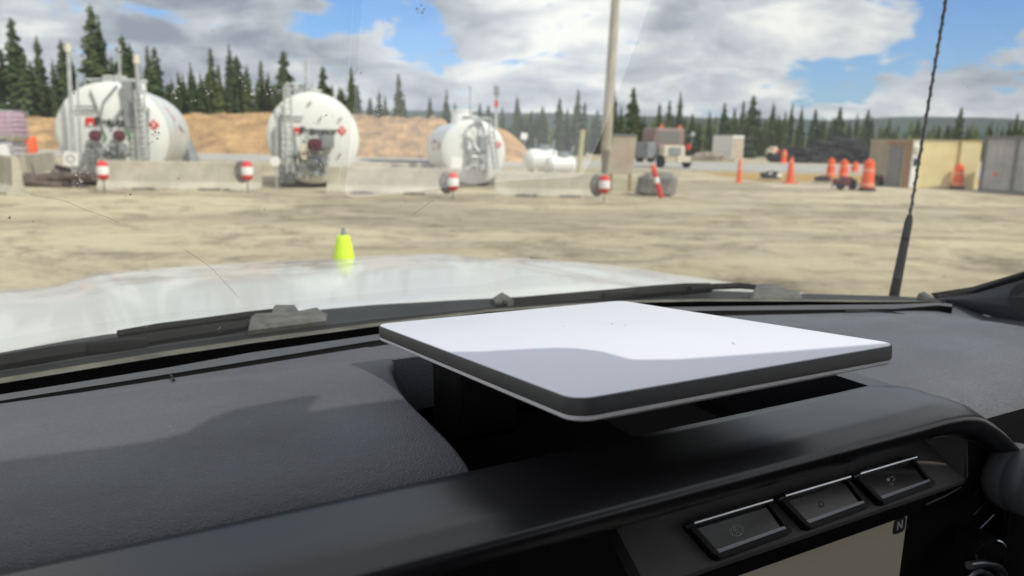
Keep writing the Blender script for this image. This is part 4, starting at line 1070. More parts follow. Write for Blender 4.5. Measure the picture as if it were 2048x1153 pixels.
def placard(T_, px, py, r, rot=45):
    p = T_.P(px, py, .03); s = r * kpx(T_.Y0) * 1.35
    bm = bmesh.new(); box(bm, p, (s, .02, s), Euler((0, R_(rot), 0)).to_matrix(), bev=.006); o = finish('placard', bm, M_RED, T_.e)
    bm = bmesh.new(); box(bm, p + Vector((0, -.014, s * .12)), (s * .30, .01, s * .30), Euler((0, R_(45), 0)).to_matrix()); box(bm, p + Vector((0, -.014, -s * .22)), (s * .42, .01, s * .10)); finish('placard_symbol', bm, M_WHITE, o)
def reel(T_, px, py, r, off=.35):
    p = T_.P(px, py, off); s = r * kpx(T_.Y0)
    bm = bmesh.new(); Mr = Matrix.Translation(p) @ Euler((R_(90), 0, R_(14))).to_matrix().to_4x4()
    lathe(bm, [(0, -.16), (s, -.16), (s, -.13), (s * .62, -.12), (s * .62, .10), (s, .11), (s, .14), (s * .3, .15), (s * .28, .20), (0, .21)], 28, Mr)
    o = finish('hose_reel', bm, M_REEL, T_.e, True, 30)
    bm = bmesh.new()
    for k in range(5): lathe(bm, [(s * .60, -.10 + k * .042), (s * .72, -.09 + k * .042), (s * .72, -.075 + k * .042), (s * .60, -.065 + k * .042)], 24, Mr)
    finish('hose_coil', bm, M_BLACK, o, True)
def sign_text(T_, body, px, py, wpx, m=None):
    p = T_.P(px, py, .07); k = kpx(T_.Y0); s = wpx * k / (len(body) * .52) * 1.3
    return text(body, s, Matrix.Translation(p) @ Euler((PI / 2, 0, 0)).to_matrix().to_4x4(), m or M_BLACK, T_.e, 'lettering', .004, .05 * s)
def logo(T_, px, py, s_px):
    k = kpx(T_.Y0); s = s_px * k; p = T_.P(px, py, .035); bm = bmesh.new()
    sh = Matrix(((1, 0, .12, 0), (0, 1, 0, 0), (0, 0, 1, 0), (0, 0, 0, 1)))
    r = bmesh.ops.create_cube(bm, size=1); bmesh.ops.transform(bm, matrix=Matrix.Translation(p) @ sh @ Matrix.Diagonal((s, .02, s * .9, 1)), verts=r['verts'])
    o = finish('logo', bm, M_RED, T_.e)
    bm = bmesh.new(); box(bm, p + Vector((0, -.014, -s * .34)), (s * .34, .01, s * .26)); finish('logo_notch', bm, M_TANKW, o)
def clutter(T_, cx, cy, wx, wy, n, seed, m):
    rs = random.Random(seed); bm = bmesh.new()
    for _ in range(n):
        x, y = cx + rs.uniform(-wx, wx), cy + rs.uniform(-wy, wy); L_ = rs.uniform(6, 22); d = rs.choice(((1, 0), (0, 1), (0, 1), (.5, .8)))
        path_tube(bm, [T_.P(x, y, rs.uniform(.1, .45)), T_.P(x + d[0] * L_, y + d[1] * L_, rs.uniform(.1, .45))], rs.uniform(.015, .05), 7)
    for _ in range(max(2, n // 5)):
        p = T_.P(cx + rs.uniform(-wx, wx), cy + rs.uniform(-wy, wy), rs.uniform(.15, .4)); s = rs.uniform(.08, .22); box(bm, p, (s, s * .8, s * 1.2), bev=.01)
    return finish('pump_piping', bm, m, T_.e)
def ladder(T_, x0, y0, x1, y1, wpx, off=.35, n=9, name='ladder', m=None):
    bm = bmesh.new(); a, b = T_.P(x0, y0, off), T_.P(x1, y1, off); a.y = b.y = min(a.y, b.y); w_ = wpx * kpx(T_.Y0)
    for s in (0, 1):
        o = Vector((w_ * s, 0, 0)); tube(bm, a + o, b + o, .035, seg=8)
    for i in range(n):
        p = a.lerp(b, (i + .5) / n); tube(bm, p, p + Vector((w_, 0, 0)), .018, seg=6)
    return finish(name, bm, m or M_GALV, T_.e)
def pole_(T_, pts, r, name='vent_pipe', m=None, off=.3, cap=None):
    bm = bmesh.new(); P = [T_.P(*q, off) for q in pts]; yy = min(p.y for p in P)
    for p in P: p.y = yy
    path_tube(bm, P, r, 10); o = finish(name, bm, m or M_GALV, T_.e, True)
    if cap:
        bm = bmesh.new(); path_tube(bm, [P[0], P[0] + Vector((0, 0, .28))], [r * 1.5, r * 1.2], 10); finish('pipe_cap', bm, cap, o)
    return o
def top_box(T_, px, y, dx, dz, wx, name='manhole', m=None):
    """a hatch on the crown of the tank, y metres behind the near end"""
    bm = bmesh.new(); lathe(bm, [(0, 0), (wx, 0), (wx, dz), (wx * 1.12, dz), (wx * 1.12, dz + .05), (0, dz + .08)], 20, Matrix.Translation((dx, y, T_.zc + math.sqrt(max(.01, T_.R ** 2 - dx * dx)) - .08)))
    finish(name, bm, m or M_TANKW, T_.e, True, 30)
def railing(T_, xl, xr, ytop, ybot, name='top_railing'):
    bm = bmesh.new(); off = -.25
    a, b = T_.P(xl, ytop, off), T_.P(xr, ytop, off); a.y = b.y = .35; tube(bm, a, b, .028, seg=8)
    for t in (0, .33, .66, 1):
        p = a.lerp(b, t); zb = T_.zc + math.sqrt(max(.01, T_.R ** 2 - min(p.x * p.x, T_.R ** 2 * .98))) - .05
        tube(bm, p, (p.x, p.y, zb), .024, seg=8); tube(bm, p, p + Vector((0, 1.6, 0)), .02, seg=6)
    finish(name, bm, M_GALV, T_.e)

A = tank('largest white round ended fuel tank, at far left, with twin dark red hose reels', (227, 269, 100), 372, (292, 268, 79))
pole_(A, [(152, 112), (158, 240), (166, 365)], .065, 'lamp_post', M_GALV, .45, M_CREAM)
pole_(A, [(277, 130), (284, 230), (292, 340)], .07, 'lamp_post', M_GALV, .45, M_CREAM)
pole_(A, [(235, 88), (237, 172)], .05, 'vent_pipe', M_GALV, -.3)
ladder(A, 168, 160, 176, 320, 0.1, .5, 1, 'stand_frame'); ladder(A, 274, 182, 284, 322, 16, .55, 13)
railing(A, 168, 275, 158, 180)
pipes(A, 'pipework', [[(186, 182), (208, 236), (212, 262)], [(236, 172), (212, 205), (208, 236)], [(160, 215), (200, 215)], [(162, 222), (198, 222)], [(232, 240), (248, 215), (262, 200)], [(284, 215), (296, 216), (298, 320)]], .03, M_GREY)
pipes(A, 'drop_pipe', [[(232, 248), (246, 222), (256, 190), (250, 178)]], .05, M_GREY, .2)
logo(A, 188, 244, 17); sign_text(A, 'Petronor', 240, 246, 70); placard(A, 306, 250, 11)
reel(A, 201, 272, 11); reel(A, 245, 272, 11)
pipes(A, 'green_hose', [[(213, 262), (219, 275), (215, 285)], [(257, 262), (263, 272), (260, 282)]], .05, M_GREEN, .3)
clutter(A, 225, 300, 38, 14, 34, 4, M_GREY)
bm = bmesh.new(); p = A.P(262, 210, .12); box(bm, p, (.42, .2, 1.5), bev=.03); finish('control_cabinet', bm, M_GREY, A.e)
bm = bmesh.new(); p = A.P(252, 281, .4); box(bm, p, (.22, .05, .18)); finish('small_sign', bm, M_WHITE, A.e)
top_box(A, 0, 1.0, 0, .3, .35); top_box(A, 0, 3.2, .2, .35, .5)
# logo along the flank
bm = bmesh.new(); R0 = A.R + .012
def flank(a, y): return Vector((R0 * math.cos(R_(a)), y, A.zc + R0 * math.sin(R_(a))))
for a0, y0, a1, y1, mi in ((36, 2.2, 22, 2.9, 0), (22, 2.9, 6, 3.7, 0), (14, 3.5, 4, 4.6, 1)):
    w1 = .35 if mi == 0 else .8
    f = bm.faces.new([bm.verts.new(q) for q in (flank(a0, y0), flank(a0, y0 + w1), flank(a1, y1 + w1), flank(a1, y1))]); f.material_index = mi
finish('flank_logo', bm, [M_RED, M_GREY], A.e)
bm = bmesh.new(); path_tube(bm, [(A.R * 1.06, A.L + .2, 0), (A.R * .98, A.L + .2, .9), (A.R * .85, A.L + .2, A.zc + .5)], [.42, .36, .1], 6); finish('end_brace', bm, M_GREY, A.e)

B = tank('second big white fuel tank, end on, with one hose reel and a grey box', (627, 277, 88), 376, (610, 277, 73))
ladder(B, 566, 176, 572, 345, 12, .5, 14, 'ladder'); railing(B, 572, 628, 168, 190)
pole_(B, [(612, 118), (613, 186)], .04, 'vent_pipe', M_GALV, -.3); pole_(B, [(574, 165), (576, 200)], .05, 'vent_pipe', M_GALV, -.2)
pipes(B, 'pipework', [[(562, 235), (605, 236)], [(560, 228), (560, 330)], [(548, 255), (548, 320)], [(575, 303), (612, 304)], [(586, 262), (590, 300), (600, 320)], [(640, 300), (638, 350)], [(608, 272), (628, 290), (630, 345)], [(645, 300), (648, 350)]], .035, M_GREY)
pipes(B, 'handle_bar', [[(614, 212), (622, 204)], [(636, 243), (642, 234)], [(677, 243), (683, 236)], [(676, 314), (682, 308)]], .03, M_GREY, .08)
logo(B, 592, 262, 13); sign_text(B, 'Petronor', 636, 263, 60); placard(B, 684, 262, 10); reel(B, 627, 289, 12)
bm = bmesh.new(); box(bm, B.P(653, 283, .2), (.45, .3, .42), bev=.03); finish('control_cabinet', bm, M_GREY, B.e)
clutter(B, 618, 325, 34, 22, 44, 5, M_GREY); clutter(B, 612, 300, 20, 12, 14, 6, M_CREAM)
top_box(B, 0, .9, -.2, .22, .4); top_box(B, 0, 3.0, 0, .3, .5)
bm = bmesh.new(); box(bm, (-.95, .12, .9), (.5, .5, 1.5), bev=.05); finish('side_cabinet', bm, M_GREY, B.e)

Cc = tank('third white fuel tank, smaller, turned to show its grey white flank', (946, 305, 64), 372, (902, 292, 49))
pole_(Cc, [(940, 172), (941, 250)], .03, 'vent_pipe', M_GALV, -.2)
ladder(Cc, 972, 240, 985, 340, 9, .4, 10); railing(Cc, 930, 985, 236, 246)
pipes(Cc, 'pipework', [[(928, 262), (932, 330)], [(955, 250), (958, 320), (970, 345)], [(960, 285), (975, 287)], [(945, 300), (972, 302)], [(935, 255), (950, 246), (965, 250)]], .035, M_GREY)
clutter(Cc, 955, 318, 16, 18, 26, 8, M_GALV); clutter(Cc, 950, 275, 14, 16, 14, 9, M_WHITE)
placard(Cc, 996, 290, 8, 45); bm = bmesh.new(); box(bm, Cc.P(964, 287, .3), (.34, .25, .6), bev=.03); finish('control_cabinet', bm, M_GREY, Cc.e)
top_box(Cc, 0, 4.4, 0, .55, .48, 'white_dome', M_WHITE); top_box(Cc, 0, 1.2, 0, .2, .3)
bm = bmesh.new(); R0 = Cc.R + .012
def flank2(a, y): return Vector((-R0 * math.cos(R_(a)), y, Cc.zc + R0 * math.sin(R_(a))))
for a0, a1, y0, y1, mi in ((24, 12, 5.6, 5.0, 0), (20, 14, 4.9, 2.9, 1), (17, 5, 1.8, 1.3, 0), (14, 2, 1.2, .5, 1), (6, 0, 4.6, 3.6, 1)):
    f = bm.faces.new([bm.verts.new(q) for q in (flank2(a0, y0), flank2(a0, y1), flank2(a1, y1), flank2(a1, y0))]); f.material_index = mi
finish('flank_logo', bm, [M_RED, M_GREY], Cc.e)

def small_tank(label, x0, x1, y0, y1, base):
    Y = gd((x0 + x1) / 2, base).y; a = at(x0, (y0 + y1) / 2, Y); b = at(x1, (y0 + y1) / 2, Y + .5); R = (y1 - y0) / 2 * kpx(Y)
    e = empty('small_tank', ((a.x + b.x) / 2, (a.y + b.y) / 2, 0), math.atan2(b.y - a.y, b.x - a.x), label=label, cat='tank', group='small white tanks')
    L_ = (b - a).length / 2 - R * .5; bm = bmesh.new()
    lathe(bm, [(0, -L_ - R * .5), (R * .6, -L_ - R * .4), (R * .9, -L_ - R * .15), (R, -L_), (R, L_), (R * .9, L_ + R * .15), (R * .6, L_ + R * .4), (0, L_ + R * .5)], 36, Matrix.Translation((0, 0, a.z)) @ Euler((0, PI / 2, 0)).to_matrix().to_4x4())
    finish('shell', bm, M_TANKW, e, True, 30)
    bm = bmesh.new(); lathe(bm, [(0, 0), (.3, 0), (.3, .25), (0, .28)], 18, Matrix.Translation((.1, 0, a.z + R - .05))); tube(bm, (-.4, 0, a.z + R), (-.4, 0, a.z + R + .6), .04); tube(bm, (.5, 0, a.z + R), (.7, 0, a.z + R + .5), .05); finish('valve_dome', bm, M_GREY, e)
    bm = bmesh.new()
    for x in (-L_ * .7, L_ * .7): box(bm, (x, 0, (a.z - R * .7) / 2), (.25, R * 1.5, a.z - R * .7 + .1))
    finish('saddle', bm, M_CONC, e); return e
small_tank('small white oblong tank with a valve dome, between third tank and utility pole', 1050, 1118, 298, 342, 352)
small_tank('lower small white tank overlapping the oblong one, nearer the utility pole', 1092, 1150, 312, 348, 358)

# ================================================================== concrete barriers and round markers
def barrier(label, x0, y0b, x1, y1b, h, group='jersey barriers round the tanks', ends=True):
    a, b = gd(x0, y0b), gd(x1, y1b); L_ = (b - a).length
    e = empty('concrete_barrier', ((a.x + b.x) / 2, (a.y + b.y) / 2, 0), math.atan2(b.y - a.y, b.x - a.x), label=label, cat='barrier', group=group)
    pr = [(-.30, 0), (-.30, .07), (-.14, .28), (-.085, h - .03), (-.06, h), (.06, h), (.085, h - .03), (.14, .28), (.30, .07), (.30, 0)]
    bm = bmesh.new(); n = max(6, int(L_ / .4)); rs = random.Random(int(x0)); rings = []
    for i in range(n + 1):
        x = -L_ / 2 + L_ * i / n; q = .985 if i in (0, n) else 1
        rings.append([bm.verts.new((x, y * q + rs.gauss(0, .004), z * (1 - .004 * rs.random()))) for y, z in pr])
    for p, q in zip(rings, rings[1:]):
        for k in range(len(pr) - 1): bm.faces.new((p[k], p[k + 1], q[k + 1], q[k]))
    bm.faces.new(rings[0][::-1]); bm.faces.new(rings[-1])
    o = finish('barrier_body', bm, M_CONC, e)
    bm = bmesh.new()
    for x in (-L_ * .22, L_ * .18): box(bm, (x, -.285, .045), (.7, .05, .09), bev=.01)
    finish('forklift_slot', bm, M_CONCD, e); return e
barrier('long concrete barrier in front of the largest tank', 200, 379, 524, 382, .93)
barrier('long concrete barrier between the second and third tanks', 656, 386, 912, 391, .88)
barrier('concrete barrier between the third tank and the utility pole', 990, 392, 1208, 396, .80)
barrier('distant concrete barrier behind the gap between second and third tanks', 700, 362, 870, 364, .8)
barrier('pale concrete barrier seen end on at the very left edge', -60, 372, 38, 391, 1.1)
barrier('tilted looking concrete barrier with a shaded grey side beside the lilac totes', 50, 366, 108, 352, 1.0)
def marker(px, top, bot, label):
    g = gd(px, bot + (22 if px < 600 else 14)); g.y -= .30; k = kpx(g.y); zb, zt = at(px, bot, g.y).z, at(px, top, g.y).z; p = at(px, bot, g.y); r = 11.5 * k; zc = (zb + zt) / 2; hh = (zt - zb) / 2
    e = empty('round_marker', (p.x, p.y, 0), 0, label=label, cat='marker', group='red and white oval markers')
    for nm, z0, z1, m_ in (('red_top', .42, 1.0, M_RED), ('white_band', -.38, .42, M_WHITE), ('red_base', -1.0, -.38, M_RED)):
        bm = bmesh.new(); n = 7; lathe(bm, [(max(0, r * math.sqrt(max(0, 1 - abs(t) ** 3))), zc + hh * t) for t in [z0 + (z1 - z0) * i / n for i in range(n + 1)]], 24); finish(nm, bm, m_, e, True, 60)
    if px > 300:  # dark oval disc added for the marker's shadow on the barrier
        bm = bmesh.new(); Md = Matrix.Translation((-13 * k, .10, zc - 2 * k)) @ Euler((R_(90), 0, 0)).to_matrix().to_4x4() @ Matrix.Diagonal((1, 1.45, 1, 1)); lathe(bm, [(0, -.05), (13 * k, -.05), (15.5 * k, 0), (13 * k, .05), (0, .05)], 24, Md); finish('shadow_disc', bm, M_CONCD, e, True, 40)
    bm = bmesh.new(); tube(bm, (0, .0, 0), (0, 0, zb + .05), .016); finish('foot', bm, M_BLACK, e)
    return e
marker(207, 321, 362, 'red and white oval marker at the left end of the leftmost long barrier')
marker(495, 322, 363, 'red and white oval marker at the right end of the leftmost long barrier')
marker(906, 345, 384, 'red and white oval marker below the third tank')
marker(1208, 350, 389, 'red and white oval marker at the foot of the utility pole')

def panel_sign(px, cy, s_px, Y, label, m=None, round_=False, foot=None):
    p = at(px, cy, Y); s = s_px * kpx(Y); e = empty('small_sign', (p.x, p.y, 0), R_(8), label=label, cat='sign')
    bm = bmesh.new()
    if round_: lathe(bm, [(0, -.02), (s / 2, -.02), (s / 2, .02), (0, .02)], 28, Matrix.Translation((0, -.05, p.z)) @ Euler((PI / 2, 0, 0)).to_matrix().to_4x4())
    else: box(bm, (0, -.05, p.z), (s, .03, s), Euler((0, R_(6), 0)).to_matrix(), bev=.01)
    finish('sign_plate', bm, m or M_WHITE, e); bm = bmesh.new(); tube(bm, (0, 0, 0), (0, 0, p.z + s * .4), .035); finish('sign_post', bm, M_GALV, e); return e
s1 = panel_sign(143, 318, 27, 24.6, 'white square plate with a faint grey emblem, on a post left of the largest tank')
bm = bmesh.new(); zc_ = at(143, 318, 24.6).z; lathe(bm, [(.09, -.005), (.14, -.005), (.14, .005), (.09, .005)], 20, Matrix.Translation((0, -.072, zc_)) @ Euler((PI / 2, 0, 0)).to_matrix().to_4x4()); finish('emblem', bm, M_GALV, s1)
panel_sign(551, 323, 20, 25.6, 'bright white disc on a post at the left of the second tank', None, True)
panel_sign(913, 326, 22, 28.0, 'white panel at the lower left of the third tank')
panel_sign(1048, 273, 13, 60, 'tiny white sign standing out against the dark trees')

# mast with red light unit
p = at(992, 250, 33); e = empty('signal_mast', (p.x, p.y, 0), 0, label='thin grey mast with a red box on top, beside the third tank', cat='mast')
bm = bmesh.new(); tube(bm, (0, 0, 0), (0, 0, at(992, 178, 33).z), .06); finish('mast_pole', bm, M_GALV, e)
bm = bmesh.new(); box(bm, (0, -.05, at(992, 208, 33).z), (.16, .15, .26)); finish('red_lamp', bm, M_RED, e)
bm = bmesh.new(); box(bm, (0, -.05, at(992, 182, 33).z), (.24, .2, .4), bev=.03); finish('mast_head', bm, M_GREY, e)

# utility pole, board, yellow post
a = gd(1212, 389); b = at(1212, 300, a.y); c = at(1231, 0, a.y - .2); d = c + (c - b) * .9
up = empty('utility_pole', (a.x, a.y, 0), 0, label='tall weathered wooden utility pole rising out of the picture', cat='utility pole')
bm = bmesh.new(); path_tube(bm, [Vector(q) - Vector((a.x, a.y, 0)) for q in (a - Vector((0, 0, .2)), b, c, d)], [.215, .19, .15, .13], 16); finish('pole_shaft', bm, M_WOODP, up, True)
bm = bmesh.new(); path_tube(bm, [(-.19, .02, 0), (-.12, .02, 3.0), (.05, .0, 5.5)], .03, 8); finish('cable_guard', bm, M_GREY, up)
bm = bmesh.new(); q = d - Vector((a.x, a.y, 0)); box(bm, q - Vector((0, 0, .5)), (2.2, .12, .14), bev=.01); finish('cross_arm', bm, M_WOODP, up)
Y = gd(1245, 384).y; e = empty('notice_board', (at(1245, 300, Y).x, Y, 0), R_(-6), label='blank beige board on two brown posts right of the utility pole', cat='board')
k = kpx(Y); z0, z1 = at(1245, 349, Y).z, at(1245, 271, Y).z
bm = bmesh.new(); vs = [(-26 * k, z0), (21 * k, z0), (27 * k, z1), (-20 * k, z1)]
aa = [bm.verts.new((x, -.06, z)) for x, z in vs]; bb = [bm.verts.new((x, -.02, z)) for x, z in vs]; bm.faces.new(aa); bm.faces.new(bb[::-1])
for i in range(4): bm.faces.new((aa[i], bb[i], bb[(i + 1) % 4], aa[(i + 1) % 4]))
finish('board_panel', bm, M_BOARD, e)
bm = bmesh.new(); tube(bm, (-22 * k, -.06, z1), (26.5 * k, -.06, z1), .035); finish('top_rail', bm, M_GREY, e)
for x in (-20 * k, 17 * k): bm = bmesh.new(); box(bm, (x, .03, z1 / 2), (.11, .09, z1)); finish('post', bm, M_BROWN, e)
Y = 34; e = empty('marker_post', (at(1157, 310, Y).x, Y, 0), 0, label='leaning yellow post behind the small white tanks', cat='post')
bm = bmesh.new(); path_tube(bm, [(0, 0, 0), (.03, 0, .5), tuple(at(1166, 260, Y) - Vector((at(1157, 310, Y).x, Y, 0)))], [.10, .11, .11], 8); finish('post_shaft', bm, M_LIMEY, e)
bm = bmesh.new(); box(bm, (0, 0, .1), (.35, .35, .2), bev=.02); finish('post_foot', bm, M_CONC, e)

# concrete lump + leaning red stake
g = gd(1318, 394); k = kpx(g.y); e = empty('concrete_block', (g.x, g.y + .5, 0), R_(-12), label='rough grey concrete block lying beside the beige board, red stake against it', cat='concrete block')
bm = bmesh.new(); r = bmesh.ops.create_icosphere(bm, subdivisions=4, radius=1); rs = random.Random(8); ph = [rs.uniform(0, 6) for _ in range(6)]
for v in bm.verts:
    q = v.co; s = Vector([math.copysign(abs(t) ** .42, t) for t in q]); s *= 1 + .035 * math.sin(5 * q.x + ph[0]) + .03 * math.sin(9 * q.z + ph[1]) + rs.gauss(0, .008)
    v.co = Vector((s.x * 40 * k + (.10 * s.z if s.x < 0 else 0), s.y * .42, s.z * 23 * k + 23 * k))
finish('block_body', bm, M_CONCD, e, True, 30)
bm = bmesh.new(); path_tube(bm, [(-.2, -.3, 46 * k), (-.19, -.3, 46 * k + .12), (0, -.3, 46 * k + .14), (.0, -.3, 46 * k)], .015, 6); finish('lifting_loop', bm, M_GALV, e)
a = gd(1323, 397); b = at(1305, 330, a.y + .1); e = empty('red_stake', (a.x, a.y, 0), 0, label='red and white stake leaning on the rough concrete block', cat='stake')
v = Vector((b.x - a.x, b.y - a.y, b.z))
for i, (t0, t1, m_) in enumerate(((0, .45, M_RED), (.45, .62, M_WHITE), (.62, .85, M_RED), (.85, 1.0, M_ORANGE))):
    bm = bmesh.new(); path_tube(bm, [v * t0, v * t1], .085, 8); finish('stake_band', bm, m_, e)

# ================================================================== left edge clutter
def tote(px, top, bot, Y, wpx, label, m_, base=0.0):
    k = kpx(Y); p = at(px, bot, Y); zt = at(px, top, Y).z; W_ = wpx * k; h = zt - p.z
    e = empty('liquid_tote', (p.x, p.y, p.z), R_(10), label=label, cat='tote')
    bm = bmesh.new(); box(bm, (0, 0, h * .54), (W_ * .94, W_ * .9, h * .84), bev=.05); finish('tote_bottle', bm, m_, e, True, 30)
    bm = bmesh.new()
    for i in range(7):
        x = -W_ / 2 + W_ * i / 6
        for yy in (-W_ / 2, W_ / 2): tube(bm, (x, yy, h * .1), (x, yy, h), .014, seg=6)
    for i in range(6):
        z = h * (.12 + .88 * i / 5)
        for yy in (-W_ / 2, W_ / 2): tube(bm, (-W_ / 2, yy, z), (W_ / 2, yy, z), .014, seg=6)
        for xx in (-W_ / 2, W_ / 2): tube(bm, (xx, -W_ / 2, z), (xx, W_ / 2, z), .014, seg=6)
    finish('cage', bm, M_GALV, e)
    bm = bmesh.new(); lathe(bm, [(0, 0), (.14, 0), (.14, .07), (0, .08)], 18, Matrix.Translation((0, 0, h * .96))); finish('cap', bm, M_GREEN, e)
    bm = bmesh.new(); box(bm, (0, 0, h * .05), (W_ * 1.02, W_ * 1.0, h * .10), bev=.01); finish('pallet', bm, M_WOODP, e); return e
tote(8, 222, 278, 26.5, 66, 'caged tote of mauve liquid, the upper of the two stacked at far left', M_PINK)
tote(10, 280, 334, 26.5, 64, 'pale lilac caged tote underneath the mauve one at far left', M_LILAC)
tote(-62, 285, 345, 25.5, 66, 'white caged tote half cut off by the left edge', M_WHITE)
def flatbox(name, px, cy, w, h, Y, m_, label, cat, dep=.6, rz=0):
    p = at(px, cy, Y); k = kpx(Y); e = empty(name, (p.x, p.y, max(0, p.z - h * k / 2)), rz, label=label, cat=cat); return e, w * k, h * k
e, W_, H_ = flatbox('step_crate', 12, 322, 30, 62, 25.0, M_WHITE, 'slim white crate standing below the totes at the left edge', 'crate')
bm = bmesh.new(); box(bm, (0, 0, H_ / 2), (W_ * .3, .4, H_), Euler((0, R_(-12), 0)).to_matrix(), bev=.02); finish('crate_side', bm, M_WHITE, e); bm = bmesh.new(); box(bm, (-.2, 0, H_ * .8), (.25, .4, H_ * .25), bev=.02); finish('crate_lid', bm, M_LILAC, e)

# orange drums and channelizers
def drum(px, top, bot, wpx, label, group='orange traffic drums', baseblk=True, lean=0.0):
    g = gd(px, bot); k = kpx(g.y); H_ = (at(px, top, g.y).z); r = wpx * k / 2
    e = empty('traffic_drum', (g.x, g.y, 0), R_(20), label=label, cat='traffic drum', group=group); e.rotation_euler[1] = lean
    bm = bmesh.new(); n = 4; z = .07; pr = [(r * 1.02, z)]
    for i in range(n): 
        zz0 = z + (H_ - z) * i / n; zz1 = z + (H_ - z) * (i + 1) / n; rr1 = r * (1 - .07 * i)
        pr += [(rr1, zz0 + .01), (rr1, zz1 - .03), (rr1 * .93, zz1 - .015)]
    pr += [(r * .6, H_), (0, H_)]
    lathe(bm, pr, 28); finish('drum_body', bm, M_ORANGE, e, True, 40)
    for i in (0, 2):
        zz0 = z + (H_ - z) * (i + .70) / n; bm = bmesh.new(); rb = r * (1 - .07 * i) * 1.012; lathe(bm, [(rb * .99, zz0 - .045 * H_), (rb, zz0 - .045 * H_), (rb, zz0 + .03 * H_), (rb * .99, zz0 + .03 * H_)], 28); finish('reflective_band', bm, mat('faded_reflective', (.85, .42, .30), .4), e, True)
    if baseblk: bm = bmesh.new(); lathe(bm, [(0, 0), (r * 1.35, 0), (r * 1.35, .10), (r * 1.1, .14), (r, .14)], 10); finish('rubber_base', bm, M_RUB, e)
    bm = bmesh.new(); box(bm, (0, 0, H_ + .05), (r * .7, .04, .09), bev=.01); finish('handle', bm, M_ORANGE, e)
    return e
drum(1733, 322, 382, 25, 'largest orange traffic drum on a black base, left of the container door')
drum(1822, 331, 375, 19, 'orange traffic drum before the cream container, just left of the antenna')
drum(1914, 332, 379, 20, 'orange traffic drum before the cream container, right of the antenna')
drum(1660, 319, 356, 17, 'orange traffic drum, leftmost of the pair before the charred timber', baseblk=False)
drum(1686, 322, 356, 18, 'orange traffic drum, right of its twin before the charred timber', baseblk=False)
drum(1709, 326, 346, 15, 'small far orange drum just left of the largest drum', baseblk=False)
g = at(63, 303, 30); e = empty('orange_drum', (g.x, g.y, max(0, at(63, 318, 30).z)), 0, label='lone orange plastic drum beside the lilac totes, at left', cat='drum')
k = kpx(30); bm = bmesh.new(); lathe(bm, [(0, 0), (10.5 * k, 0), (11 * k, 2 * k), (10.5 * k, 40 * k), (8.5 * k, 44 * k), (0, 45 * k)], 26); finish('drum_body', bm, M_ORANGE, e, True, 40)
bm = bmesh.new(); box(bm, (-.16, -.1, .15), (.12, .3, .5), bev=.02); finish('drum_strap', bm, M_MAROON, e)
bm = bmesh.new(); g0 = e.location.z; box(bm, (0, 0, -g0 / 2), (.9, .6, g0)); finish('crate_under', bm, M_CONC, e)
def post(px, top, bot, w0, w1, label, base=False):
    g = gd(px, bot); k = kpx(g.y); H_ = at(px, top, g.y).z; e = empty('channelizer_post', (g.x, g.y, 0), 0, label=label, cat='channelizer post', group='orange channelizer posts')
    bm = bmesh.new(); lathe(bm, [(0, .03), (w1 * k / 2, .03), (w1 * k * .46, H_ * .3), (w0 * k / 2, H_ * .85), (w0 * k * .35, H_ * .95), (w0 * k * .3, H_), (0, H_ + .02)], 16); finish('post_shaft', bm, M_ORANGE, e, True, 40)
    for f in (.62, .80): bm = bmesh.new(); lathe(bm, [(w0 * k * .50, H_ * f), (w0 * k * .56, H_ * f), (w0 * k * .55, H_ * (f + .07)), (w0 * k * .48, H_ * (f + .07))], 16); finish('reflective_band', bm, MATS['faded_reflective'], e)
    bm = bmesh.new(); box(bm, (0, 0, .025), (w1 * k * 1.6, w1 * k * 1.6, .05), bev=.01); finish('post_base', bm, M_ORANGE if not base else M_RUB, e)
post(1477, 319, 366, 7, 9, 'thin orange channelizer post standing alone on the golden verge')
post(1579, 315, 367, 9, 15, 'orange channelizer post with a wide foot, tallest of the posts')
post(1567, 300, 326, 9, 12, 'short far orange channelizer post near the red and cream cart')

# small machines and dark items at the right
def cart(px, base, wpx, hpx, label, body, trimm, seed, wheels=True):
    g = gd(px, base); k = kpx(g.y); W_, H_ = wpx * k, hpx * k; e = empty('equipment_cart', (g.x, g.y, 0), R_(15), label=label, cat='equipment')
    bm = bmesh.new(); box(bm, (0, 0, H_ * .55), (W_, W_ * .5, H_ * .6), bev=H_ * .08); box(bm, (W_ * .1, 0, H_ * .9), (W_ * .5, W_ * .4, H_ * .2), bev=H_ * .04); finish('machine_body', bm, body, e)
    bm = bmesh.new(); box(bm, (W_ * .38, -W_ * .26, H_ * .62), (W_ * .28, .08, H_ * .4), bev=.02); box(bm, (-W_ * .2, -W_ * .26, H_ * .8), (W_ * .2, .06, H_ * .15), bev=.01); finish('machine_panel', bm, trimm, e)
    if wheels:
        for x in (-W_ * .35, W_ * .35): bm = bmesh.new(); lathe(bm, [(0, -.1), (H_ * .25, -.1), (H_ * .3, -.06), (H_ * .3, .06), (H_ * .25, .1), (0, .1)], 20, Matrix.Translation((x, -W_ * .24, H_ * .3)) @ Euler((PI / 2, 0, 0)).to_matrix().to_4x4()); finish('wheel', bm, M_RUB, e)
    bm = bmesh.new(); tube(bm, (-W_ * .5, 0, H_ * .4), (-W_ * .75, -.1, H_ * .2), .04); finish('tow_bar', bm, M_GREY, e); return e
cart(1540, 363, 36, 20, 'black equipment box with a red and white end, on the golden verge', M_BLACK, M_WHITE, 1, False)
cart(1644, 367, 28, 15, 'low black crate like cart left of the maroon machine', M_BLACK, M_MAROON, 2, False)
cart(1686, 380, 40, 26, 'maroon wheeled machine parked left of the largest drum', M_MAROON, M_BLACK, 3)
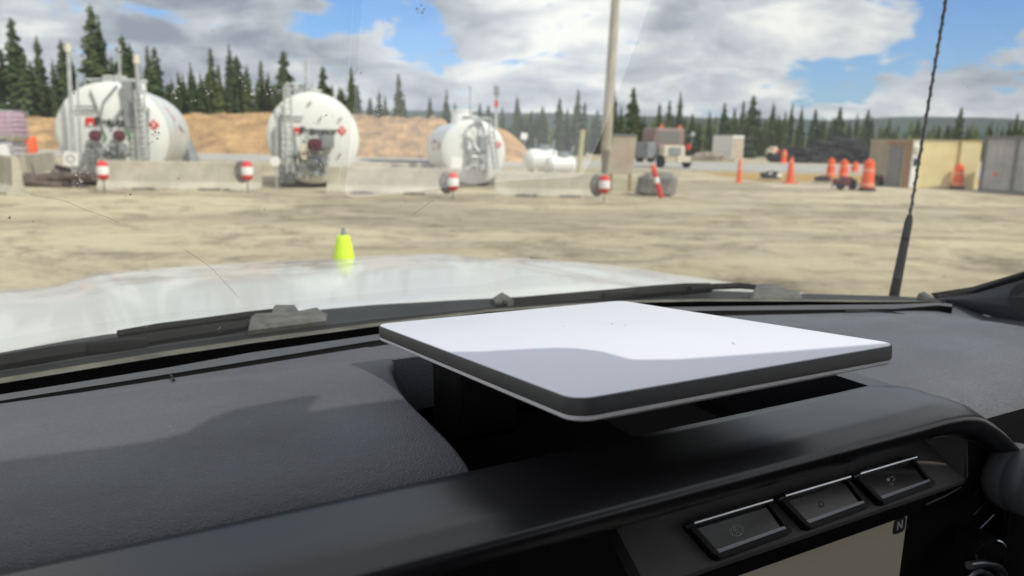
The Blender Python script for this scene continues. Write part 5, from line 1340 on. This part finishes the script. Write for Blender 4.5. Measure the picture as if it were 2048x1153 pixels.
cart(1764, 372, 30, 24, 'small black machine with a red part by the container door', M_BLACK, M_RED, 4)
cart(1543, 322, 24, 28, 'distant cream cart with a red panel, left of the short orange post', M_CREAM, M_RED, 5)
cart(1287, 325, 34, 34, 'large dark blue grey bin between the board and the faded red truck', M_GREY, M_BLACK, 6)

# ---- heavy truck
g = gd(1342, 336); k = kpx(g.y); ht = empty('heavy_truck', (g.x, g.y, 0), R_(18), label='faded red heavy truck with orange beacons and cream bumper, beyond the road', cat='truck')
def U(x, z): return ((x - 1342) * k, (336 - z) * k * 1.02)
bm = bmesh.new(); x0, _ = U(1304, 0); x1, _ = U(1370, 0); box(bm, ((x0 + x1) / 2, 1.2, 2.25), (x1 - x0, 2.2, 1.9), bev=.12); finish('cab', bm, M_CABR, ht)
bm = bmesh.new(); box(bm, ((x0 + x1) / 2 - .15, .08, 2.45), ((x1 - x0) * .74, .06, .95), bev=.03); finish('windscreen', bm, mat('dusty_screen', (.17, .17, .16), .3), ht)
bm = bmesh.new(); box(bm, ((x0 + x1) / 2, -.3, 1.35), ((x1 - x0) * .72, 1.0, .9), bev=.12); finish('truck_bonnet', bm, M_CREAM, ht)
bm = bmesh.new(); box(bm, ((x0 + x1) / 2, -.84, 1.35), ((x1 - x0) * .4, .05, .6), bev=.02); finish('grille', bm, M_GREY, ht)
bm = bmesh.new(); box(bm, (.55, -.95, .72), (1.25, .25, .48), bev=.05); finish('bumper', bm, M_CREAM, ht)
for sx in (-1.1, 1.3):
    bm = bmesh.new(); lathe(bm, [(0, -.2), (.3, -.2), (.5, -.16), (.52, 0), (.5, .16), (.3, .2), (0, .2)], 24, Matrix.Translation((sx, -.2, .52)) @ Euler((0, PI / 2, 0)).to_matrix().to_4x4()); finish('wheel', bm, M_RUB, ht)
    bm = bmesh.new(); lathe(bm, [(0, 0), (.14, 0), (.13, .16), (.06, .24), (0, .25)], 14, Matrix.Translation((sx * .7, .6, 3.2))); finish('beacon', bm, M_ORANGE, ht)
bm = bmesh.new(); box(bm, (1.55, .2, 1.7), (.3, .5, .5), bev=.05); finish('side_box', bm, M_RED, ht)
bm = bmesh.new(); tube(bm, (1.35, .1, 2.6), (1.75, -.1, 2.75), .025); tube(bm, (1.75, -.1, 2.75), (1.72, -.1, 1.8), .025); lathe(bm, [(0, 0), (.18, 0), (.18, .05), (0, .06)], 18, Matrix.Translation((1.75, -.15, 2.75)) @ Euler((PI / 2, 0, 0)).to_matrix().to_4x4()); finish('mirror', bm, M_GALV, ht)
bm = bmesh.new(); box(bm, (-1.7, 1.6, 1.4), (1.0, 3.0, 1.3), bev=.1); finish('fuel_cell', bm, M_GREY, ht)

# ---- small white box container
g = gd(1474, 322); k = kpx(g.y); H_ = at(1474, 271, g.y).z; e = empty('box_container', (g.x, g.y, 0), R_(26), label='small white box container with a grey end, far beyond the road', cat='container')
bm = bmesh.new(); box(bm, (0, 2, H_ / 2), (1.9, 4, H_ - .05), bev=.02); finish('box_body', bm, M_WHITE, e)
bm = bmesh.new(); box(bm, (0, -.02, H_ / 2 - .05), (1.7, .05, H_ * .82)); finish('end_door', bm, M_BOARD, e)
bm = bmesh.new(); box(bm, (0, 2, H_ + .03), (2.0, 4.1, .07)); finish('box_roof', bm, M_GREY, e)
# ---- timber heap
def heap(px0, px1, top, base, n, seed, m_, label, wobble=1):
    rs = random.Random(seed); Y = gd((px0 + px1) / 2, base).y; xs0, xs1 = at(px0, base, Y).x, at(px1, base, Y).x; H_ = at(px0, top, Y).z; bm = bmesh.new()
    for _ in range(n):
        t = rs.random(); x = xs0 + (xs1 - xs0) * t; zm = H_ * (1 - abs(2 * t - 1) ** 2.2) + .2; z = rs.uniform(.1, zm); a = rs.uniform(-.6, .6) + (PI / 2 if rs.random() < .2 else 0); L_ = rs.uniform(.8, 2.6)
        v = Vector((math.cos(a), rs.uniform(-.4, .4), rs.uniform(-.25, .25) * wobble)) * L_ / 2; c = Vector((x, Y + rs.uniform(-1.5, 1.5), z)); tube(bm, c - v, c + v, rs.uniform(.07, .17), seg=7)
    return tag(finish('timber_heap', bm, m_), label=label, cat='timber heap', kind='stuff')
heap(1612, 1740, 277, 327, 620, 3, M_LOG, 'heap of charred black timber behind the orange drums')
heap(1555, 1640, 298, 326, 260, 4, M_LOG, 'low spread of dark timber left of the charred heap')
heap(1650, 1760, 281, 312, 200, 5, M_LOGL, 'pale timber poking out over the charred heap')
heap(1385, 1450, 308, 322, 60, 6, M_LOGL, 'low pale timber stack between faded red truck and white box container', .3)
heap(118, 185, 354, 370, 26, 7, mat('shadow_brown', (.13, .10, .085), .9, var=.4), 'dark tangle of tubes standing in for shadow left of the largest tank')  # tubes heaped up to fill the shadowy patch beside the tank

# ---- cream container with brown framed door, grey container
C0 = gd(1815, 377); LD = Vector((-.18, .98, 0)).normalized(); RD = Vector((.98, .18, 0)).normalized(); HC = at(1815, 281, C0.y).z
ang = math.atan2(RD.y, RD.x); cc = empty('cream_container', (C0.x, C0.y, 0), ang, label='cream yellow site container with grey door and brown corner trim', cat='container')
Lr, Ll = 3.75, 3.1
bm = bmesh.new(); box(bm, (Lr / 2, Ll / 2, HC / 2), (Lr, Ll, HC), bev=.02); finish('container_shell', bm, M_YELLOW, cc)
bm = bmesh.new(); n = 26      # corrugation of the long side
V = []; 
for i in range(n * 4 + 1):
    x = .45 + (Lr - .5) * i / (n * 4); y = -.045 if (i % 4) in (1, 2) else -.012; V.append((x, y))
a = [bm.verts.new((x, y, .06)) for x, y in V]; b = [bm.verts.new((x, y, HC - .1)) for x, y in V]
for i in range(len(V) - 1): bm.faces.new((a[i], a[i + 1], b[i + 1], b[i]))
finish('corrugated_side', bm, M_YELLOW, cc)
bm = bmesh.new(); box(bm, (-.012, Ll / 2, HC / 2), (.024, Ll - .1, HC - .08)); finish('end_wall', bm, M_BEIGE, cc)
bm = bmesh.new(); box(bm, (-.045, 1.05, HC * .45), (.05, .95, HC * .86)); dr = finish('door', bm, M_GDOOR, cc)
bm = bmesh.new(); tube(bm, (-.10, .75, HC * .42), (-.10, .75, HC * .48), .02); finish('door_handle', bm, M_GALV, dr)
bm = bmesh.new(); box(bm, (-.035, .17, HC / 2), (.06, .36, HC - .02)); box(bm, (-.035, 1.0, HC * .94), (.055, 1.4, .16)); finish('corner_trim', bm, M_BROWN, cc)
bm = bmesh.new(); box(bm, (.22, -.05, HC / 2), (.42, .06, HC - .1)); finish('window_panel', bm, M_WHITE, cc)
bm = bmesh.new(); box(bm, (.24, -.09, HC * .55), (.32, .03, .36)); finish('window', bm, M_GLASSD, cc)
bm = bmesh.new(); box(bm, (.24, -.10, HC * .80), (.36, .10, .3), bev=.02); finish('air_unit', bm, M_CREAM, cc)
bm = bmesh.new(); box(bm, (Lr / 2, Ll / 2, HC + .025), (Lr + .08, Ll + .08, .07)); finish('roof', bm, M_BEIGE, cc)
C1 = gd(1957, 383); D = Vector((.32, -.95, 0)).normalized(); HG = at(1962, 273, C1.y).z; ang = math.atan2(D.y, D.x)
gc = empty('grey_container', (C1.x, C1.y, 0), ang, label='large weathered grey double door container at the right edge', cat='container')
L_ = 5.2
bm = bmesh.new(); box(bm, (L_ / 2, 1.25, HG / 2), (L_, 2.5, HG), bev=.02); finish('container_shell', bm, M_GREYC, gc)
bm = bmesh.new(); a_ = []
for i in range(61):
    x = .15 + (L_ - .3) * i / 60; a_.append((x, -.05 if (i % 4) in (1, 2) else -.02))
a = [bm.verts.new((x, y, .12)) for x, y in a_]; b = [bm.verts.new((x, y, HG - .14)) for x, y in a_]
for i in range(60): bm.faces.new((a[i], a[i + 1], b[i + 1], b[i]))
finish('corrugated_side', bm, M_GREYC, gc)
bm = bmesh.new()
for x in (.06, 1.55, 1.63, 3.1, L_ - .06): box(bm, (x, -.06, HG / 2), (.07, .06, HG))
for z in (.06, HG - .06): box(bm, (L_ / 2, -.063, z), (L_, .06, .12))
finish('door_frame', bm, M_GDOOR, gc)
bm = bmesh.new(); box(bm, (.75, -.075, HG * .33), (.12, .02, .12)); finish('orange_tag', bm, M_ORANGE, gc)
# yellow linked unit between the two
g = gd(1949, 381); e = empty('yellow_cabinet', (g.x, g.y + .8, 0), R_(-6), label='narrow yellow cabinet squeezed between the cream and grey containers', cat='cabinet')
bm = bmesh.new(); box(bm, (0, .6, HC * .5), (.75, 1.2, HC * 1.0), bev=.02); finish('cabinet_body', bm, M_YELLOW, e); bm = bmesh.new(); box(bm, (0, .6, HC + .03), (.8, 1.25, .06)); finish('cabinet_lid', bm, mat('ochre_edge', (.62, .42, .14), .6), e)

# low dark kit seen between the big tanks
g = gd(800, 338); e = empty('pipe_rack', (g.x, g.y, 0), 0, label='low grey rack of pipes on the road between second and third tanks', cat='rack')
bm = bmesh.new(); rs = random.Random(2)
for i in range(7): tube(bm, (-2.2 + rs.uniform(-.3, .3), rs.uniform(-.3, .3), .3 + .12 * (i % 3)), (2.2 + rs.uniform(-.3, .3), rs.uniform(-.3, .3), .3 + .12 * (i % 3)), .06, seg=8)
finish('pipe_bundle', bm, M_GREY, e); bm = bmesh.new()
for x in (-1.8, 0, 1.8): box(bm, (x, 0, .15), (.12, .9, .3))
finish('rack_frame', bm, M_BLACK, e)

# ================================================================== air
bm = bmesh.new(); box(bm, (0, 0, 118), (6700, 6700, 238.2))
hm = bpy.data.materials.new('haze_air'); hm.use_nodes = True; nt = hm.node_tree; nt.nodes.remove(nt.nodes['Principled BSDF'])
pv = nt.nodes.new('ShaderNodeVolumePrincipled'); pv.inputs['Color'].default_value = (.80, .88, 1, 1); pv.inputs['Density'].default_value = .00007; pv.inputs['Anisotropy'].default_value = .2
nt.links.new(pv.outputs[0], nt.nodes['Material Output'].inputs['Volume'])
hz = tag(finish('haze', bm, hm), kind='stuff')
